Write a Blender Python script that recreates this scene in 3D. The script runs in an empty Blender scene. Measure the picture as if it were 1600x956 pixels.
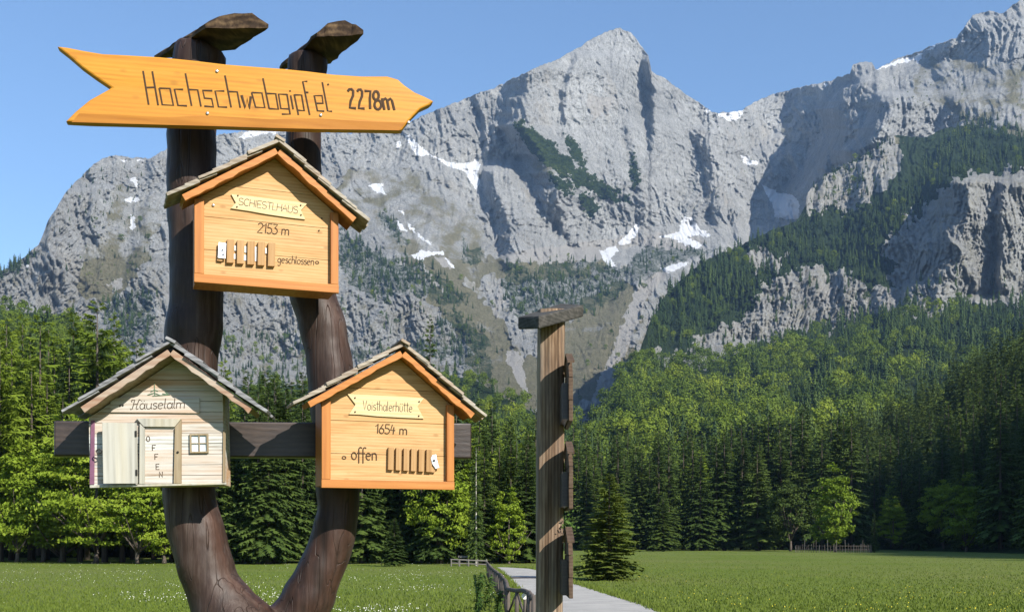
import bpy, math, random
import numpy as np
from mathutils import Vector, Matrix
R = math.radians
rnd = random.Random(7)
rng = np.random.default_rng(11)
C = bpy.context.scene.collection

# ------------------------------------------------------------------ camera, light
F = 1716.0; ZC = 1.7; HV = 845.0          # focal length in photo pixels, eye height, horizon row
cam = bpy.data.cameras.new('camera'); cam_o = bpy.data.objects.new('camera', cam); C.objects.link(cam_o)
cam_o.location = (0, 0, ZC); cam_o.rotation_euler = (R(90), 0, 0)
cam.sensor_width = 36.0; cam.lens = 36.0*F/1600.0; cam.shift_y = (HV-478.0)/1600.0
cam.clip_start = 0.1; cam.clip_end = 30000
bpy.context.scene.camera = cam_o
SUN_AZ, SUN_EL = 41.0, 33.0               # degrees to the right of straight behind the camera, elevation
w = bpy.data.worlds.new('World'); bpy.context.scene.world = w; w.use_nodes = True
nt = w.node_tree; bg = nt.nodes['Background']
sky = nt.nodes.new('ShaderNodeTexSky'); sky.sky_type = 'NISHITA'; sky.sun_disc = False
sky.sun_elevation = R(SUN_EL); sky.sun_rotation = R(180-SUN_AZ)
sky.altitude = 1200; sky.air_density = 1.25; sky.dust_density = 0.4; sky.ozone_density = 4.5
nt.links.new(sky.outputs[0], bg.inputs[0]); bg.inputs[1].default_value = 0.10
sun = bpy.data.lights.new('sun', 'SUN'); sun.energy = 4.7; sun.angle = R(0.5); sun.color = (1.0, 0.94, 0.84)
sun_o = bpy.data.objects.new('sun', sun); C.objects.link(sun_o)
sd = Vector((math.sin(R(SUN_AZ))*math.cos(R(SUN_EL)), -math.cos(R(SUN_AZ))*math.cos(R(SUN_EL)), math.sin(R(SUN_EL))))
sun_o.rotation_euler = sd.to_track_quat('Z', 'Y').to_euler()
vs = bpy.context.scene.view_settings
vs.view_transform = 'Standard'; vs.look = 'None'; vs.exposure = 0.90; vs.gamma = 1.0; vs.use_curve_mapping = False
cy = bpy.context.scene.cycles; cy.max_bounces = 5; cy.diffuse_bounces = 2; cy.glossy_bounces = 2; cy.transmission_bounces = 3; cy.transparent_max_bounces = 4; cy.volume_bounces = 0
cy.use_denoising = True

def P(px, py, Y):
    return Vector(((px-800)/F*Y, Y, ZC+(HV-py)/F*Y))
def G(px, py):                            # photo pixel on the flat ground
    Y = ZC*F/(py-HV); return Vector(((px-800)/F*Y, Y, 0))

# ------------------------------------------------------------------ object helpers
def tag(o, label=None, cat=None, group=None, kind=None):
    if label: o['label'] = label
    if cat: o['category'] = cat
    if group: o['group'] = group
    if kind: o['kind'] = kind
    return o
def empty(name, loc=(0, 0, 0), rot=(0, 0, 0), parent=None):
    o = bpy.data.objects.new(name, None); C.objects.link(o); o.location = loc; o.rotation_euler = rot
    o.empty_display_size = .1
    if parent: o.parent = parent
    return o
class MB:
    def __init__(s): s.v = []; s.f = []; s.m = []
    def add(s, vs_, fs_, mi=0):
        b = len(s.v); s.v += [tuple(p) for p in vs_]; s.f += [tuple(i+b for i in f) for f in fs_]; s.m += [mi]*len(fs_)
    def box(s, c, d, M=None, mi=0):
        c = Vector(c); h = [x/2 for x in d]
        vs_ = [Vector((sx*h[0], sy*h[1], sz*h[2])) for sx in (-1, 1) for sy in (-1, 1) for sz in (-1, 1)]
        if M is not None: vs_ = [M @ p for p in vs_]
        s.add([c+p for p in vs_], [(0, 1, 3, 2), (4, 6, 7, 5), (0, 4, 5, 1), (2, 3, 7, 6), (0, 2, 6, 4), (1, 5, 7, 3)], mi)
    def hexa(s, p, mi=0):                 # 8 corners: bottom ring 0-3, top ring 4-7
        s.add(p, [(3, 2, 1, 0), (4, 5, 6, 7), (0, 1, 5, 4), (1, 2, 6, 5), (2, 3, 7, 6), (3, 0, 4, 7)], mi)
    def prism(s, poly, y0, y1, mi=0, inset=0.0, bev=0.0):   # poly in (x,z), extruded along y
        n = len(poly)
        if bev > 0:
            cx = sum(p[0] for p in poly)/n; cz = sum(p[1] for p in poly)/n
            a = 0
            for i in range(n): a += poly[i][0]*poly[(i+1) % n][1]-poly[(i+1) % n][0]*poly[i][1]
            sg = 1 if a > 0 else -1
            ins = []
            for i in range(n):
                p0 = Vector(poly[i-1]); p1 = Vector(poly[i]); p2 = Vector(poly[(i+1) % n])
                d1 = (p1-p0).normalized(); d2 = (p2-p1).normalized()
                n1 = Vector((-d1.y, d1.x))*sg; n2 = Vector((-d2.y, d2.x))*sg
                b = n1+n2
                b = b/max(.35, b.length_squared)*2 if b.length > 1e-4 else n1
                if b.length > 2.2: b = b.normalized()*2.2
                q = p1+b*bev; ins.append((q.x, q.y))
            rings = [[(x, y0, z) for x, z in ins], [(x, y0+bev, z) for x, z in poly], [(x, y1, z) for x, z in poly]]
        else:
            rings = [[(x, y0, z) for x, z in poly], [(x, y1, z) for x, z in poly]]
        vs_ = [p for r in rings for p in r]; fs = [tuple(range(n)), tuple(reversed([i+n*(len(rings)-1) for i in range(n)]))]
        for k in range(len(rings)-1):
            for i in range(n):
                j = (i+1) % n; fs.append((k*n+i, (k+1)*n+i, (k+1)*n+j, k*n+j))
        s.add(vs_, fs, mi)
    def tube(s, pts, rad, n=8, mi=0, cap=True, flat=None):
        pts = [Vector(p) for p in pts]; m = len(pts)
        if not hasattr(rad, '__len__'): rad = [rad]*m
        up = None; vs_ = []
        for i in range(m):
            t = (pts[min(i+1, m-1)]-pts[max(i-1, 0)])
            t = t.normalized() if t.length > 1e-9 else Vector((0, 0, 1))
            if up is None:
                up = Vector((0, 1, 0)) if abs(t.y) < .9 else Vector((1, 0, 0))
            a = (up-t*up.dot(t)); a = a.normalized() if a.length > 1e-6 else t.orthogonal().normalized()
            up = a; b = t.cross(a)
            for k in range(n):
                th = 2*math.pi*k/n
                o = a*math.cos(th)*rad[i]+b*math.sin(th)*rad[i]
                if flat: o.y *= flat
                vs_.append(pts[i]+o)
        fs = []
        for i in range(m-1):
            for k in range(n):
                k2 = (k+1) % n; fs.append((i*n+k, i*n+k2, (i+1)*n+k2, (i+1)*n+k))
        if cap: fs += [tuple(reversed(range(n))), tuple((m-1)*n+k for k in range(n))]
        s.add(vs_, fs, mi)
    def build(s, name, mats, parent=None, smooth=False, bevel=0):
        me = bpy.data.meshes.new(name); me.from_pydata(s.v, [], s.f)
        if not isinstance(mats, (list, tuple)): mats = [mats]
        for m_ in mats: me.materials.append(m_)
        me.polygons.foreach_set('material_index', s.m)
        if smooth: me.polygons.foreach_set('use_smooth', [True]*len(s.f))
        me.update()
        o = bpy.data.objects.new(name, me); C.objects.link(o)
        if parent: o.parent = parent
        if bevel:
            b = o.modifiers.new('bevel', 'BEVEL'); b.width = bevel; b.segments = 2; b.limit_method = 'ANGLE'; b.angle_limit = R(35)
        return o
def mesh_np(name, V, Fq, mats, smooth=False, attrs=None, nv=4):
    me = bpy.data.meshes.new(name); V = np.asarray(V, np.float32); Fq = np.asarray(Fq, np.int32)
    me.vertices.add(len(V)); me.vertices.foreach_set('co', V.ravel())
    me.loops.add(Fq.size); me.loops.foreach_set('vertex_index', Fq.ravel())
    me.polygons.add(len(Fq)); me.polygons.foreach_set('loop_start', np.arange(0, Fq.size, nv, dtype=np.int32))
    me.polygons.foreach_set('loop_total', np.full(len(Fq), nv, np.int32))
    if smooth: me.polygons.foreach_set('use_smooth', np.ones(len(Fq), bool))
    for m_ in (mats if isinstance(mats, (list, tuple)) else [mats]): me.materials.append(m_)
    for k, a in (attrs or {}).items():
        at = me.attributes.new(k, 'FLOAT', 'POINT'); at.data.foreach_set('value', np.asarray(a, np.float32).ravel())
    me.update(calc_edges=True)
    return me
def link(name, me, parent=None):
    o = bpy.data.objects.new(name, me); C.objects.link(o)
    if parent: o.parent = parent
    return o

# ------------------------------------------------------------------ noise
_perm = np.random.default_rng(3).permutation(512).astype(np.int64); _perm = np.concatenate([_perm, _perm])
_ga = np.random.default_rng(5).uniform(0, 2*np.pi, 512); _gx, _gy = np.cos(_ga), np.sin(_ga)
def perlin(x, y, seed=0):
    x = np.asarray(x, float)+seed*17.13; y = np.asarray(y, float)+seed*9.71
    xi = np.floor(x).astype(np.int64); yi = np.floor(y).astype(np.int64); xf = x-xi; yf = y-yi
    u = xf*xf*xf*(xf*(xf*6-15)+10); v = yf*yf*yf*(yf*(yf*6-15)+10)
    def g(ix, iy, dx, dy):
        h = _perm[(_perm[ix & 511]+iy) & 511]; return _gx[h]*dx+_gy[h]*dy
    a = g(xi, yi, xf, yf); b = g(xi+1, yi, xf-1, yf); c = g(xi, yi+1, xf, yf-1); d = g(xi+1, yi+1, xf-1, yf-1)
    return (a+(b-a)*u+((c+(d-c)*u)-(a+(b-a)*u))*v)*1.5
def fbm(x, y, o=4, seed=0):
    s = 0; a = 1; t = 0
    for k in range(o): s = s+a*perlin(x*2**k, y*2**k, seed+k*3); t += a; a *= .5
    return s/t
def ridged(x, y, seed=0): return .45-2*np.abs(perlin(x, y, seed))
def saw(x): f = x-np.floor(x); return np.minimum(f/.88, (1-f)/.12)
def sstep(a, b, x):
    t = np.clip((x-a)/(b-a), 0, 1); return t*t*(3-2*t)
def in_poly(poly, x, y):
    x = np.asarray(x, float); y = np.asarray(y, float); c = np.zeros(x.shape, bool); n = len(poly)
    for i in range(n):
        x0, y0 = poly[i]; x1, y1 = poly[(i+1) % n]
        if y0 == y1: continue
        k = ((y0 > y) != (y1 > y)) & (x < (x1-x0)*(y-y0)/(y1-y0)+x0); c ^= k
    return c
def poly_soft(poly, x, y, wob=6, seed=1, scale=18):
    X = x+wob*perlin(x/scale, y/scale, seed)+wob*.5*perlin(x/scale*3, y/scale*3, seed+1)
    Y = y+wob*perlin(x/scale, y/scale, seed+7)+wob*.5*perlin(x/scale*3, y/scale*3, seed+9)
    return in_poly(poly, X, Y)

# ------------------------------------------------------------------ material helpers
def mat(name, rough=.7, spec=.3):
    m = bpy.data.materials.new(name); m.use_nodes = True; n = m.node_tree
    b = n.nodes['Principled BSDF']; b.inputs['Roughness'].default_value = rough; b.inputs['Specular IOR Level'].default_value = spec
    return m, n, b
def N(n, t, **k):
    o = n.nodes.new(t)
    for a, v in k.items():
        if a in o.inputs.keys(): o.inputs[a].default_value = v
        else: setattr(o, a, v)
    return o
def ramp(n, stops, src=None):
    r = n.nodes.new('ShaderNodeValToRGB'); e = r.color_ramp.elements
    while len(e) < len(stops): e.new(.5)
    for i, (p, c) in enumerate(stops): e[i].position = p; e[i].color = (*c, 1) if len(c) == 3 else c
    if src is not None: n.links.new(src, r.inputs[0])
    return r
def mix(n, fac, a, b, mode='MIX'):
    m = n.nodes.new('ShaderNodeMix'); m.data_type = 'RGBA'; m.blend_type = mode
    for sock, v in ((m.inputs[0], fac), (m.inputs[6], a), (m.inputs[7], b)):
        if hasattr(v, 'is_linked') or hasattr(v, 'links'): n.links.new(v, sock)
        elif isinstance(v, (int, float)): sock.default_value = v
        else: sock.default_value = (*v, 1)
    return m.outputs[2]
def mth(n, op, a, b=None, clamp=False):
    m = n.nodes.new('ShaderNodeMath'); m.operation = op; m.use_clamp = clamp
    for i, v in enumerate((a, b)):
        if v is None: continue
        if isinstance(v, (int, float)): m.inputs[i].default_value = v
        else: n.links.new(v, m.inputs[i])
    return m.outputs[0]
def coords(n, scale=(1, 1, 1), kind='Object', rot=(0, 0, 0), loc=(0, 0, 0)):
    t = n.nodes.new('ShaderNodeTexCoord'); mp = n.nodes.new('ShaderNodeMapping')
    mp.inputs['Scale'].default_value = scale; mp.inputs['Rotation'].default_value = rot; mp.inputs['Location'].default_value = loc
    n.links.new(t.outputs[kind], mp.inputs[0]); return mp.outputs[0]
def noise(n, vec, scale, detail=4, rough=.55, dist=0):
    t = N(n, 'ShaderNodeTexNoise'); t.inputs['Scale'].default_value = scale; t.inputs['Detail'].default_value = detail
    t.inputs['Roughness'].default_value = rough; t.inputs['Distortion'].default_value = dist
    n.links.new(vec, t.inputs['Vector']); return t.outputs[0]
def bump(n, b, h, strength=.3, dist=.01):
    bp = n.nodes.new('ShaderNodeBump'); bp.inputs['Strength'].default_value = strength; bp.inputs['Distance'].default_value = dist
    n.links.new(h, bp.inputs['Height']); n.links.new(bp.outputs[0], b.inputs['Normal'])
def wood(name, c_dark, c_mid, c_light, axis='X', freq=1.0, rough=.6, bstr=.25, knots=.5, spec=.25, weather=None):
    m, n, b = mat(name, rough, spec); kk = .75; c_dark, c_mid, c_light = [tuple(x*kk for x in c) for c in (c_dark, c_mid, c_light)]
    sc = {'X': (.9, 14, 14), 'Z': (14, 14, .9), 'Y': (14, .9, 14)}[axis]
    v = coords(n, tuple(s*freq for s in sc))
    g1 = noise(n, v, 1.6, 5, .6, .6)
    v2 = coords(n, tuple(s*freq*4 for s in sc)); g2 = noise(n, v2, 2.2, 3, .6)
    wv = N(n, 'ShaderNodeTexWave', wave_type='RINGS' if False else 'BANDS', bands_direction='Z' if axis != 'Z' else 'X')
    v3 = coords(n, tuple(s*freq*.35 for s in sc)); n.links.new(v3, wv.inputs['Vector'])
    wv.inputs['Scale'].default_value = 3.1; wv.inputs['Distortion'].default_value = 9; wv.inputs['Detail'].default_value = 2; wv.inputs['Detail Scale'].default_value = .6
    mixf = mth(n, 'ADD', mth(n, 'MULTIPLY', g1, .62), mth(n, 'MULTIPLY', wv.outputs[1] if False else wv.outputs[0], .12))
    mixf = mth(n, 'ADD', mixf, mth(n, 'MULTIPLY', g2, .3))
    r = ramp(n, [(.28, c_dark), (.5, c_mid), (.75, c_light)], mixf)
    col = r.outputs[0]
    # knots
    kv = coords(n, tuple(s*freq for s in {'X': (6, 10, 11), 'Z': (11, 10, 5), 'Y': (10, 5, 10)}[axis]))
    vo = N(n, 'ShaderNodeTexVoronoi'); vo.inputs['Scale'].default_value = 1.0; n.links.new(kv, vo.inputs['Vector'])
    kr = ramp(n, [(.0, (1, 1, 1)), (.10, (.6, .6, .6)), (.16, (0, 0, 0))], vo.outputs['Distance'])
    col = mix(n, mth(n, 'MULTIPLY', kr.outputs[0], knots), col, tuple(x*.55 for x in c_dark))
    if weather:
        wn = noise(n, coords(n, tuple(s*.45 for s in sc)), 1.5, 4, .6)
        wr = ramp(n, [(.42, (0, 0, 0)), (.62, (1, 1, 1))], wn)
        col = mix(n, mth(n, 'MULTIPLY', wr.outputs[0], weather[1]), col, weather[0])
    n.links.new(col, b.inputs['Base Color'])
    bump(n, b, mixf, bstr, .004)
    return m
def plain(name, col, rough=.6, metal=0, nz=.15, scale=40):
    m, n, b = mat(name, rough); v = coords(n); t = noise(n, v, scale, 3)
    r = ramp(n, [(.3, tuple(c*(1-nz) for c in col)), (.7, tuple(min(1, c*(1+nz)) for c in col))], t)
    n.links.new(r.outputs[0], b.inputs['Base Color']); b.inputs['Metallic'].default_value = metal
    return m

# ------------------------------------------------------------------ terrain materials
def terrain_mat(name, rock_a, rock_b, sc=1.0):
    m, n, b = mat(name, .95, .1)
    at = {}
    for k in ('snow', 'grass', 'forest', 'scree'):
        a = n.nodes.new('ShaderNodeAttribute'); a.attribute_name = k; at[k] = a.outputs['Fac']
    v = coords(n, (1, 1, 1))
    big = noise(n, v, .006*sc, 5, .6); med = noise(n, coords(n, (1, 1, .45)), .045*sc, 8, .72, .3); fin = noise(n, coords(n, (1, 1, .7), rot=(.2, .5, 0)), .28*sc, 6, .75)
    f = mth(n, 'ADD', mth(n, 'MULTIPLY', big, .4), mth(n, 'ADD', mth(n, 'MULTIPLY', med, .35), mth(n, 'MULTIPLY', fin, .3)))
    rock = ramp(n, [(.36, rock_a), (.52, tuple((x+y)/2 for x, y in zip(rock_a, rock_b))), (.66, rock_b)], f).outputs[0]
    # dark cracks, tall and narrow; relief shade put into the colour
    cv = noise(n, coords(n, (1, 1, .22)), .06*sc, 5, .75, 1.0)
    cr = ramp(n, [(.47, (0, 0, 0)), (.5, (1, 1, 1)), (.53, (0, 0, 0))], cv).outputs[0]
    cv2 = noise(n, coords(n, (1, 1, .3), rot=(0, .6, .3)), .17*sc, 5, .8, .8); cr2 = ramp(n, [(.47, (0, 0, 0)), (.5, (1, 1, 1)), (.53, (0, 0, 0))], cv2).outputs[0]
    rock = mix(n, mth(n, 'MULTIPLY', cr, .55), rock, (.11, .115, .115)); rock = mix(n, mth(n, 'MULTIPLY', cr2, .5), rock, (.14, .145, .14))
    sp = ramp(n, [(.60, (0, 0, 0)), (.66, (1, 1, 1))], noise(n, v, .16*sc, 4, .7)).outputs[0]
    rock = mix(n, mth(n, 'MULTIPLY', sp, .5), rock, (.07, .08, .05))
    # warm stains
    st = ramp(n, [(.58, (0, 0, 0)), (.75, (1, 1, 1))], noise(n, coords(n, (1, 1, .35)), .012*sc, 4, .6)).outputs[0]
    rock = mix(n, mth(n, 'MULTIPLY', st, .35), rock, (.42, .36, .27))
    gcol = ramp(n, [(.35, (.11, .115, .055)), (.52, (.20, .185, .115)), (.7, (.33, .30, .22))], mth(n, 'ADD', mth(n, 'MULTIPLY', fin, .6), mth(n, 'MULTIPLY', med, .4))).outputs[0]
    def gate(a, lo=.42, hi=.58, nz=.9):
        t = mth(n, 'ADD', a, mth(n, 'MULTIPLY', mth(n, 'SUBTRACT', mth(n, 'ADD', mth(n, 'MULTIPLY', med, .5), mth(n, 'MULTIPLY', fin, .5)), .5), nz))
        return ramp(n, [(lo, (0, 0, 0)), (hi, (1, 1, 1))], t).outputs[0]
    col = mix(n, gate(at['grass'], .4, .6, 1.6), rock, gcol)
    fcol = ramp(n, [(.35, (.018, .032, .012)), (.6, (.04, .065, .022)), (.8, (.09, .11, .05))], fin).outputs[0]
    col = mix(n, gate(at['forest'], .42, .56, 1.3), col, fcol)
    col = mix(n, gate(at['scree'], .4, .6, 1.0), col, mix(n, fin, (.30, .29, .27), (.52, .50, .47)))
    col = mix(n, gate(at['snow'], .45, .52, .25), col, (.86, .88, .92))
    n.links.new(col, b.inputs['Base Color'])
    h = mth(n, 'ADD', mth(n, 'MULTIPLY', fin, .9), mth(n, 'ADD', mth(n, 'MULTIPLY', cv, .9), mth(n, 'MULTIPLY', cv2, .8)))
    bump(n, b, h, 1.0, 9.0/sc)
    return m
M_rock = terrain_mat('limestone', (.25, .253, .25), (.61, .615, .60))
M_rock2 = terrain_mat('limestone_near', (.25, .25, .245), (.62, .615, .59), 1.6)

# ------------------------------------------------------------------ terrain sheets
def interp_table(cols, u, v):
    """cols: [(u,[(v,D),...])] -> D(u,v)"""
    us = np.array([c[0] for c in cols], float)
    Ds = [np.interp(v, [p[0] for p in c[1]], [p[1] for p in c[1]]) for c in cols]
    k = np.clip(np.searchsorted(us, u)-1, 0, len(us)-2); t = np.clip((u-us[k])/(us[k+1]-us[k]), 0, 1); t = t*t*(3-2*t)
    Ds = np.stack(Ds); idx = np.arange(u.size).reshape(u.shape)
    Df = Ds.reshape(len(cols), -1); kk = k.ravel(); ii = np.arange(u.size)
    return (Df[kk, ii]*(1-t.ravel())+Df[kk+1, ii]*t.ravel()).reshape(u.shape)
def crest(D, u, v, pts, A, wl, wr, fade=25):
    pts = sorted(pts, key=lambda p: p[1]); vv = [p[1] for p in pts]; uu = [p[0] for p in pts]
    c = np.interp(v, vv, uu); win = sstep(vv[0]-fade, vv[0]+2, v)*(1-sstep(vv[-1]-15, vv[-1]+max(fade, 80), v))
    c = c+3*perlin(v/14, v*0+A, 3)
    d = u-c
    pl = np.where(d < 0, 1-sstep(0, wl, -d), 0); pr = np.where(d >= 0, np.exp(-(np.abs(d)/wr)**1.3), 0)
    return D-A*win*np.where(d < 0, pl, pr)

SKY1 = [(-900, 560), (-300, 500), (0, 425), (30, 408), (60, 383), (75, 345), (100, 305), (130, 272), (150, 254), (165, 246), (180, 243), (235, 249), (262, 231), (300, 220), (345, 211), (380, 205), (440, 200), (505, 207), (560, 208), (620, 205), (650, 187), (680, 172), (715, 160), (750, 145), (780, 134), (830, 109), (880, 88), (905, 74), (925, 62), (945, 50), (958, 46), (970, 45), (985, 50), (1000, 68), (1013, 88), (1018, 112), (1030, 118), (1045, 128), (1075, 150), (1110, 173), (1125, 177), (1160, 173), (1178, 160), (1200, 150), (1245, 137), (1290, 128), (1328, 116), (1332, 102), (1345, 96), (1362, 98), (1368, 108), (1400, 93), (1450, 75), (1495, 58), (1505, 46), (1520, 24), (1545, 17), (1565, 22), (1580, 10), (1600, -4), (1700, -40), (1900, -60), (2600, 60)]
T1 = [(-300, [(300, 1900), (420, 1800), (500, 1500), (600, 1200), (845, 900), (900, 850)]),
      (80, [(240, 2000), (380, 1800), (500, 1640), (600, 1300), (845, 900), (900, 850)]),
      (250, [(230, 2150), (300, 2000), (440, 1680), (520, 1500), (600, 1350), (845, 900), (900, 850)]),
      (450, [(190, 2600), (300, 2350), (400, 2000), (470, 1800), (560, 1690), (640, 1400), (845, 900), (900, 850)]),
      (650, [(160, 2750), (200, 2650), (250, 2560), (400, 2060), (460, 1850), (540, 1740), (600, 1500), (845, 900), (900, 850)]),
      (780, [(130, 2800), (250, 2640), (300, 2500), (380, 2300), (470, 1980), (550, 1700), (640, 1350), (845, 900), (900, 850)]),
      (950, [(40, 2860), (300, 2640), (385, 2520), (410, 2300), (500, 1950), (640, 1500), (845, 1000), (900, 950)]),
      (1110, [(170, 2950), (350, 2700), (390, 2450), (450, 2150), (560, 1800), (700, 1500), (845, 1200), (900, 1100)]),
      (1220, [(150, 3250), (200, 3150), (300, 3000), (350, 2800), (450, 2300), (600, 1900), (845, 1300), (900, 1200)]),
      (1400, [(90, 2900), (160, 2500), (260, 2350), (400, 2150), (600, 1800), (845, 1300), (900, 1200)]),
      (1600, [(-20, 2700), (110, 2350), (220, 2050), (400, 1850), (600, 1700), (845, 1400), (900, 1300)]),
      (2400, [(0, 2500), (300, 2000), (845, 1400), (900, 1300)])]
CR1 = [ # crest polyline, amplitude (m), left width px, right width px
    ([(828, 108), (824, 150), (816, 195), (850, 240), (880, 290)], 210, 54, 110, 75),
    ([(772, 270), (780, 300), (797, 340), (803, 385)], 110, 30, 70, 20),
    ([(745, 150), (760, 190), (762, 230)], 45, 10, 50, 20),
    ([(1016, 100), (1024, 140), (1024, 200)], 85, 16, 60, 45),
    ([(905, 90), (890, 130), (884, 175)], 40, 14, 50, 12),
    ([(985, 200), (1000, 260), (1010, 340)], 35, 18, 50, 20),
    ([(1100, 210), (1120, 260), (1128, 330)], 55, 25, 50, 20),
    ([(1335, 100), (1345, 130), (1310, 170), (1330, 200), (1300, 250), (1262, 300), (1255, 330)], 170, 44, 60, 6),
    ([(1400, 150), (1395, 175), (1370, 215), (1345, 235)], 170, 42, 60, 12),
    ([(1265, 135), (1255, 180), (1225, 215), (1200, 250)], 70, 35, 55, 15),
    ([(1225, 240), (1205, 290), (1200, 330)], 50, 22, 60, 15),
    ([(1505, 30), (1500, 50), (1460, 90), (1430, 120)], 60, 30, 60, 8),
    ([(1470, 70), (1475, 120), (1500, 170)], 40, 24, 60, 20),
    ([(100, 300), (85, 370), (78, 410)], 85, 28, 60, 20),
    ([(140, 262), (150, 300), (140, 360)], 35, 12, 50, 20),
    ([(248, 250), (240, 300), (225, 380), (215, 450)], 50, 26, 60, 20),
    ([(400, 215), (380, 300), (370, 380)], 40, 26, 70, 20),
    ([(520, 440), (530, 500), (540, 545)], 35, 20, 60, 20),
    ([(610, 440), (600, 480), (560, 540)], 30, 18, 60, 20),
    ([(700, 480), (690, 520), (660, 560)], 30, 18, 60, 20),
    ([(850, 300), (880, 350), (910, 390)], 40, 18, 60, 20),
    ([(1000, 430), (960, 500), (930, 560), (900, 620)], 30, 26, 60, 20),
]
def depth1(u, v):
    D = interp_table(T1, u, v)
    for c in CR1: D = crest(D, u, v, *c)
    wu = u+14*perlin(u/55, v/55, 5); wv_ = v+14*perlin(u/55, v/55, 8)
    g = soft1(u, v)
    amp = 1-.72*g
    sl = (v-200)*.15
    face = np.clip(sstep(800, 860, u)*sstep(1110, 1040, u)*sstep(340, 240, v), 0, 1)
    amp = amp*(.85-.3*face)
    D = D-amp*((26-10*face)*ridged((wu+sl)/66, wv_/170, 1)+(17-9*face)*ridged(wu/27, wv_/75, 2)+(11-5*face)*ridged((wu-sl)/12, wv_/34, 3)+(6-1.5*face)*ridged(wu/6, wv_/15, 4)+3.4*ridged((u+.5*v)/3.4, (v-.4*u)/5.5, 6)+5*ridged((u+v*.8)/38, (v*.9-u*.6)/9, 16)+1.6*perlin(u/1.7, v/2.2, 7))
    D = D-amp*(9*saw(perlin(wu/34, wv_/90, 21)*2.6)+6*saw((wv_+.55*wu)/19+1.2*perlin(u/40, v/40, 22))*(1-.5*face)+4.5*saw(perlin(wu/13, wv_/26, 23)*2.5)+3*saw((wv_-.3*wu)/7.5+1.5*perlin(u/18, v/18, 24)))
    D = D-g*(10*fbm((u+v)/34, (v-u*.3)/18, 3, 9))
    return D
GR1 = [[(540, 262), (640, 262), (700, 290), (752, 330), (770, 400), (900, 385), (960, 400), (940, 430), (700, 440), (620, 400), (560, 350), (520, 300)],
       [(150, 300), (205, 290), (262, 330), (230, 400), (190, 460), (120, 470), (130, 400), (170, 350)],
       [(1420, 90), (1520, 80), (1600, 90), (1620, 210), (1500, 190), (1440, 140)], [(1420, 150), (1480, 190), (1620, 225), (1620, 200), (1500, 160)],
       [(860, 520), (960, 440), (1010, 450), (960, 620), (880, 640)], [(740, 560), (840, 560), (850, 640), (760, 640)], [(820, 230), (880, 260), (900, 300), (840, 290)],
       [(1225, 190), (1268, 195), (1262, 232), (1235, 225)], [(640, 410), (720, 430), (800, 520), (830, 600), (780, 600), (700, 500)]]
def soft1(u, v):
    s = np.zeros_like(u)
    for i, p in enumerate(GR1): s = np.maximum(s, poly_soft(p, u, v, 16, 20+i, 30).astype(float))
    return s*np.clip(.7+.8*fbm(u/40, v/25, 3, 31), 0, 1)
SNOW1 = [[(372, 217), (385, 206), (400, 201), (450, 198), (432, 208), (405, 211), (388, 217)],
         [(631, 208), (641, 212), (652, 224), (672, 240), (700, 254), (725, 256), (745, 250), (751, 258), (745, 272), (750, 285), (744, 298), (734, 284), (728, 268), (705, 262), (684, 250), (672, 243), (662, 245), (650, 243), (640, 228)],
         [(576, 288), (600, 287), (597, 292), (604, 304), (588, 300)], [(619, 222), (627, 222), (627, 231), (620, 231)],
         [(620, 344), (630, 352), (636, 362), (625, 360)], [(636, 347), (648, 360), (650, 366), (640, 358)], [(650, 364), (674, 380), (672, 382), (652, 369)], [(624, 327), (632, 331), (630, 338)],
         [(641, 400), (655, 392), (692, 393), (694, 398), (672, 399), (660, 408), (648, 406)],
         [(936, 392), (962, 384), (966, 392), (955, 402), (962, 416), (950, 416), (942, 404)], [(966, 378), (982, 366), (994, 348), (1000, 352), (996, 364), (980, 382), (968, 384)],
         [(1030, 370), (1048, 366), (1062, 362), (1064, 346), (1072, 337), (1082, 342), (1092, 356), (1112, 368), (1108, 371), (1090, 367), (1075, 370), (1098, 384), (1092, 388), (1070, 382), (1052, 374)],
         [(1033, 420), (1050, 414), (1078, 408), (1062, 420), (1040, 427)],
         [(1118, 178), (1162, 172), (1158, 185), (1140, 190), (1128, 185)], [(1158, 242), (1170, 246), (1186, 254), (1180, 258), (1162, 257)],
         [(1189, 288), (1206, 295), (1214, 300), (1236, 304), (1250, 314), (1248, 342), (1212, 342), (1206, 315), (1196, 302)],
         [(1370, 109), (1400, 95), (1442, 84), (1440, 91), (1420, 96), (1392, 104)], [(1286, 131), (1294, 131), (1290, 137)], [(1425, 92), (1440, 90), (1434, 99)],
         [(203, 278), (212, 276), (217, 288), (214, 294), (208, 286)], [(194, 310), (214, 307), (218, 314), (200, 317)], [(205, 336), (213, 340), (209, 360), (203, 356)], [(188, 250), (196, 251), (194, 255)], [(210, 249), (226, 250), (215, 252)],
         [(1090, 163), (1112, 173), (1106, 176)], [(1440, 84), (1462, 70), (1470, 68), (1450, 80)], [(38, 412), (46, 412), (44, 420)], [(694, 402), (704, 410), (712, 420), (704, 416)]]
SCREE1 = [[(160, 448), (180, 438), (192, 436), (186, 452), (176, 462), (178, 448)], [(780, 428), (790, 470), (775, 500), (768, 495), (776, 460)], [(812, 548), (822, 600), (824, 620), (816, 616), (806, 585), (790, 560), (792, 545)],
          [(1000, 440), (1050, 420), (1010, 470), (990, 520), (960, 600), (950, 660), (925, 660), (930, 600), (960, 540), (980, 480)], [(770, 395), (900, 380), (1060, 360), (1110, 376), (1060, 392), (1000, 382), (940, 405), (850, 412), (790, 410)],
          [(655, 408), (682, 440), (700, 460), (690, 455), (668, 435)], [(676, 398), (700, 402), (712, 422), (690, 416)], [(915, 150), (960, 150), (955, 170), (925, 190)]]
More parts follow.
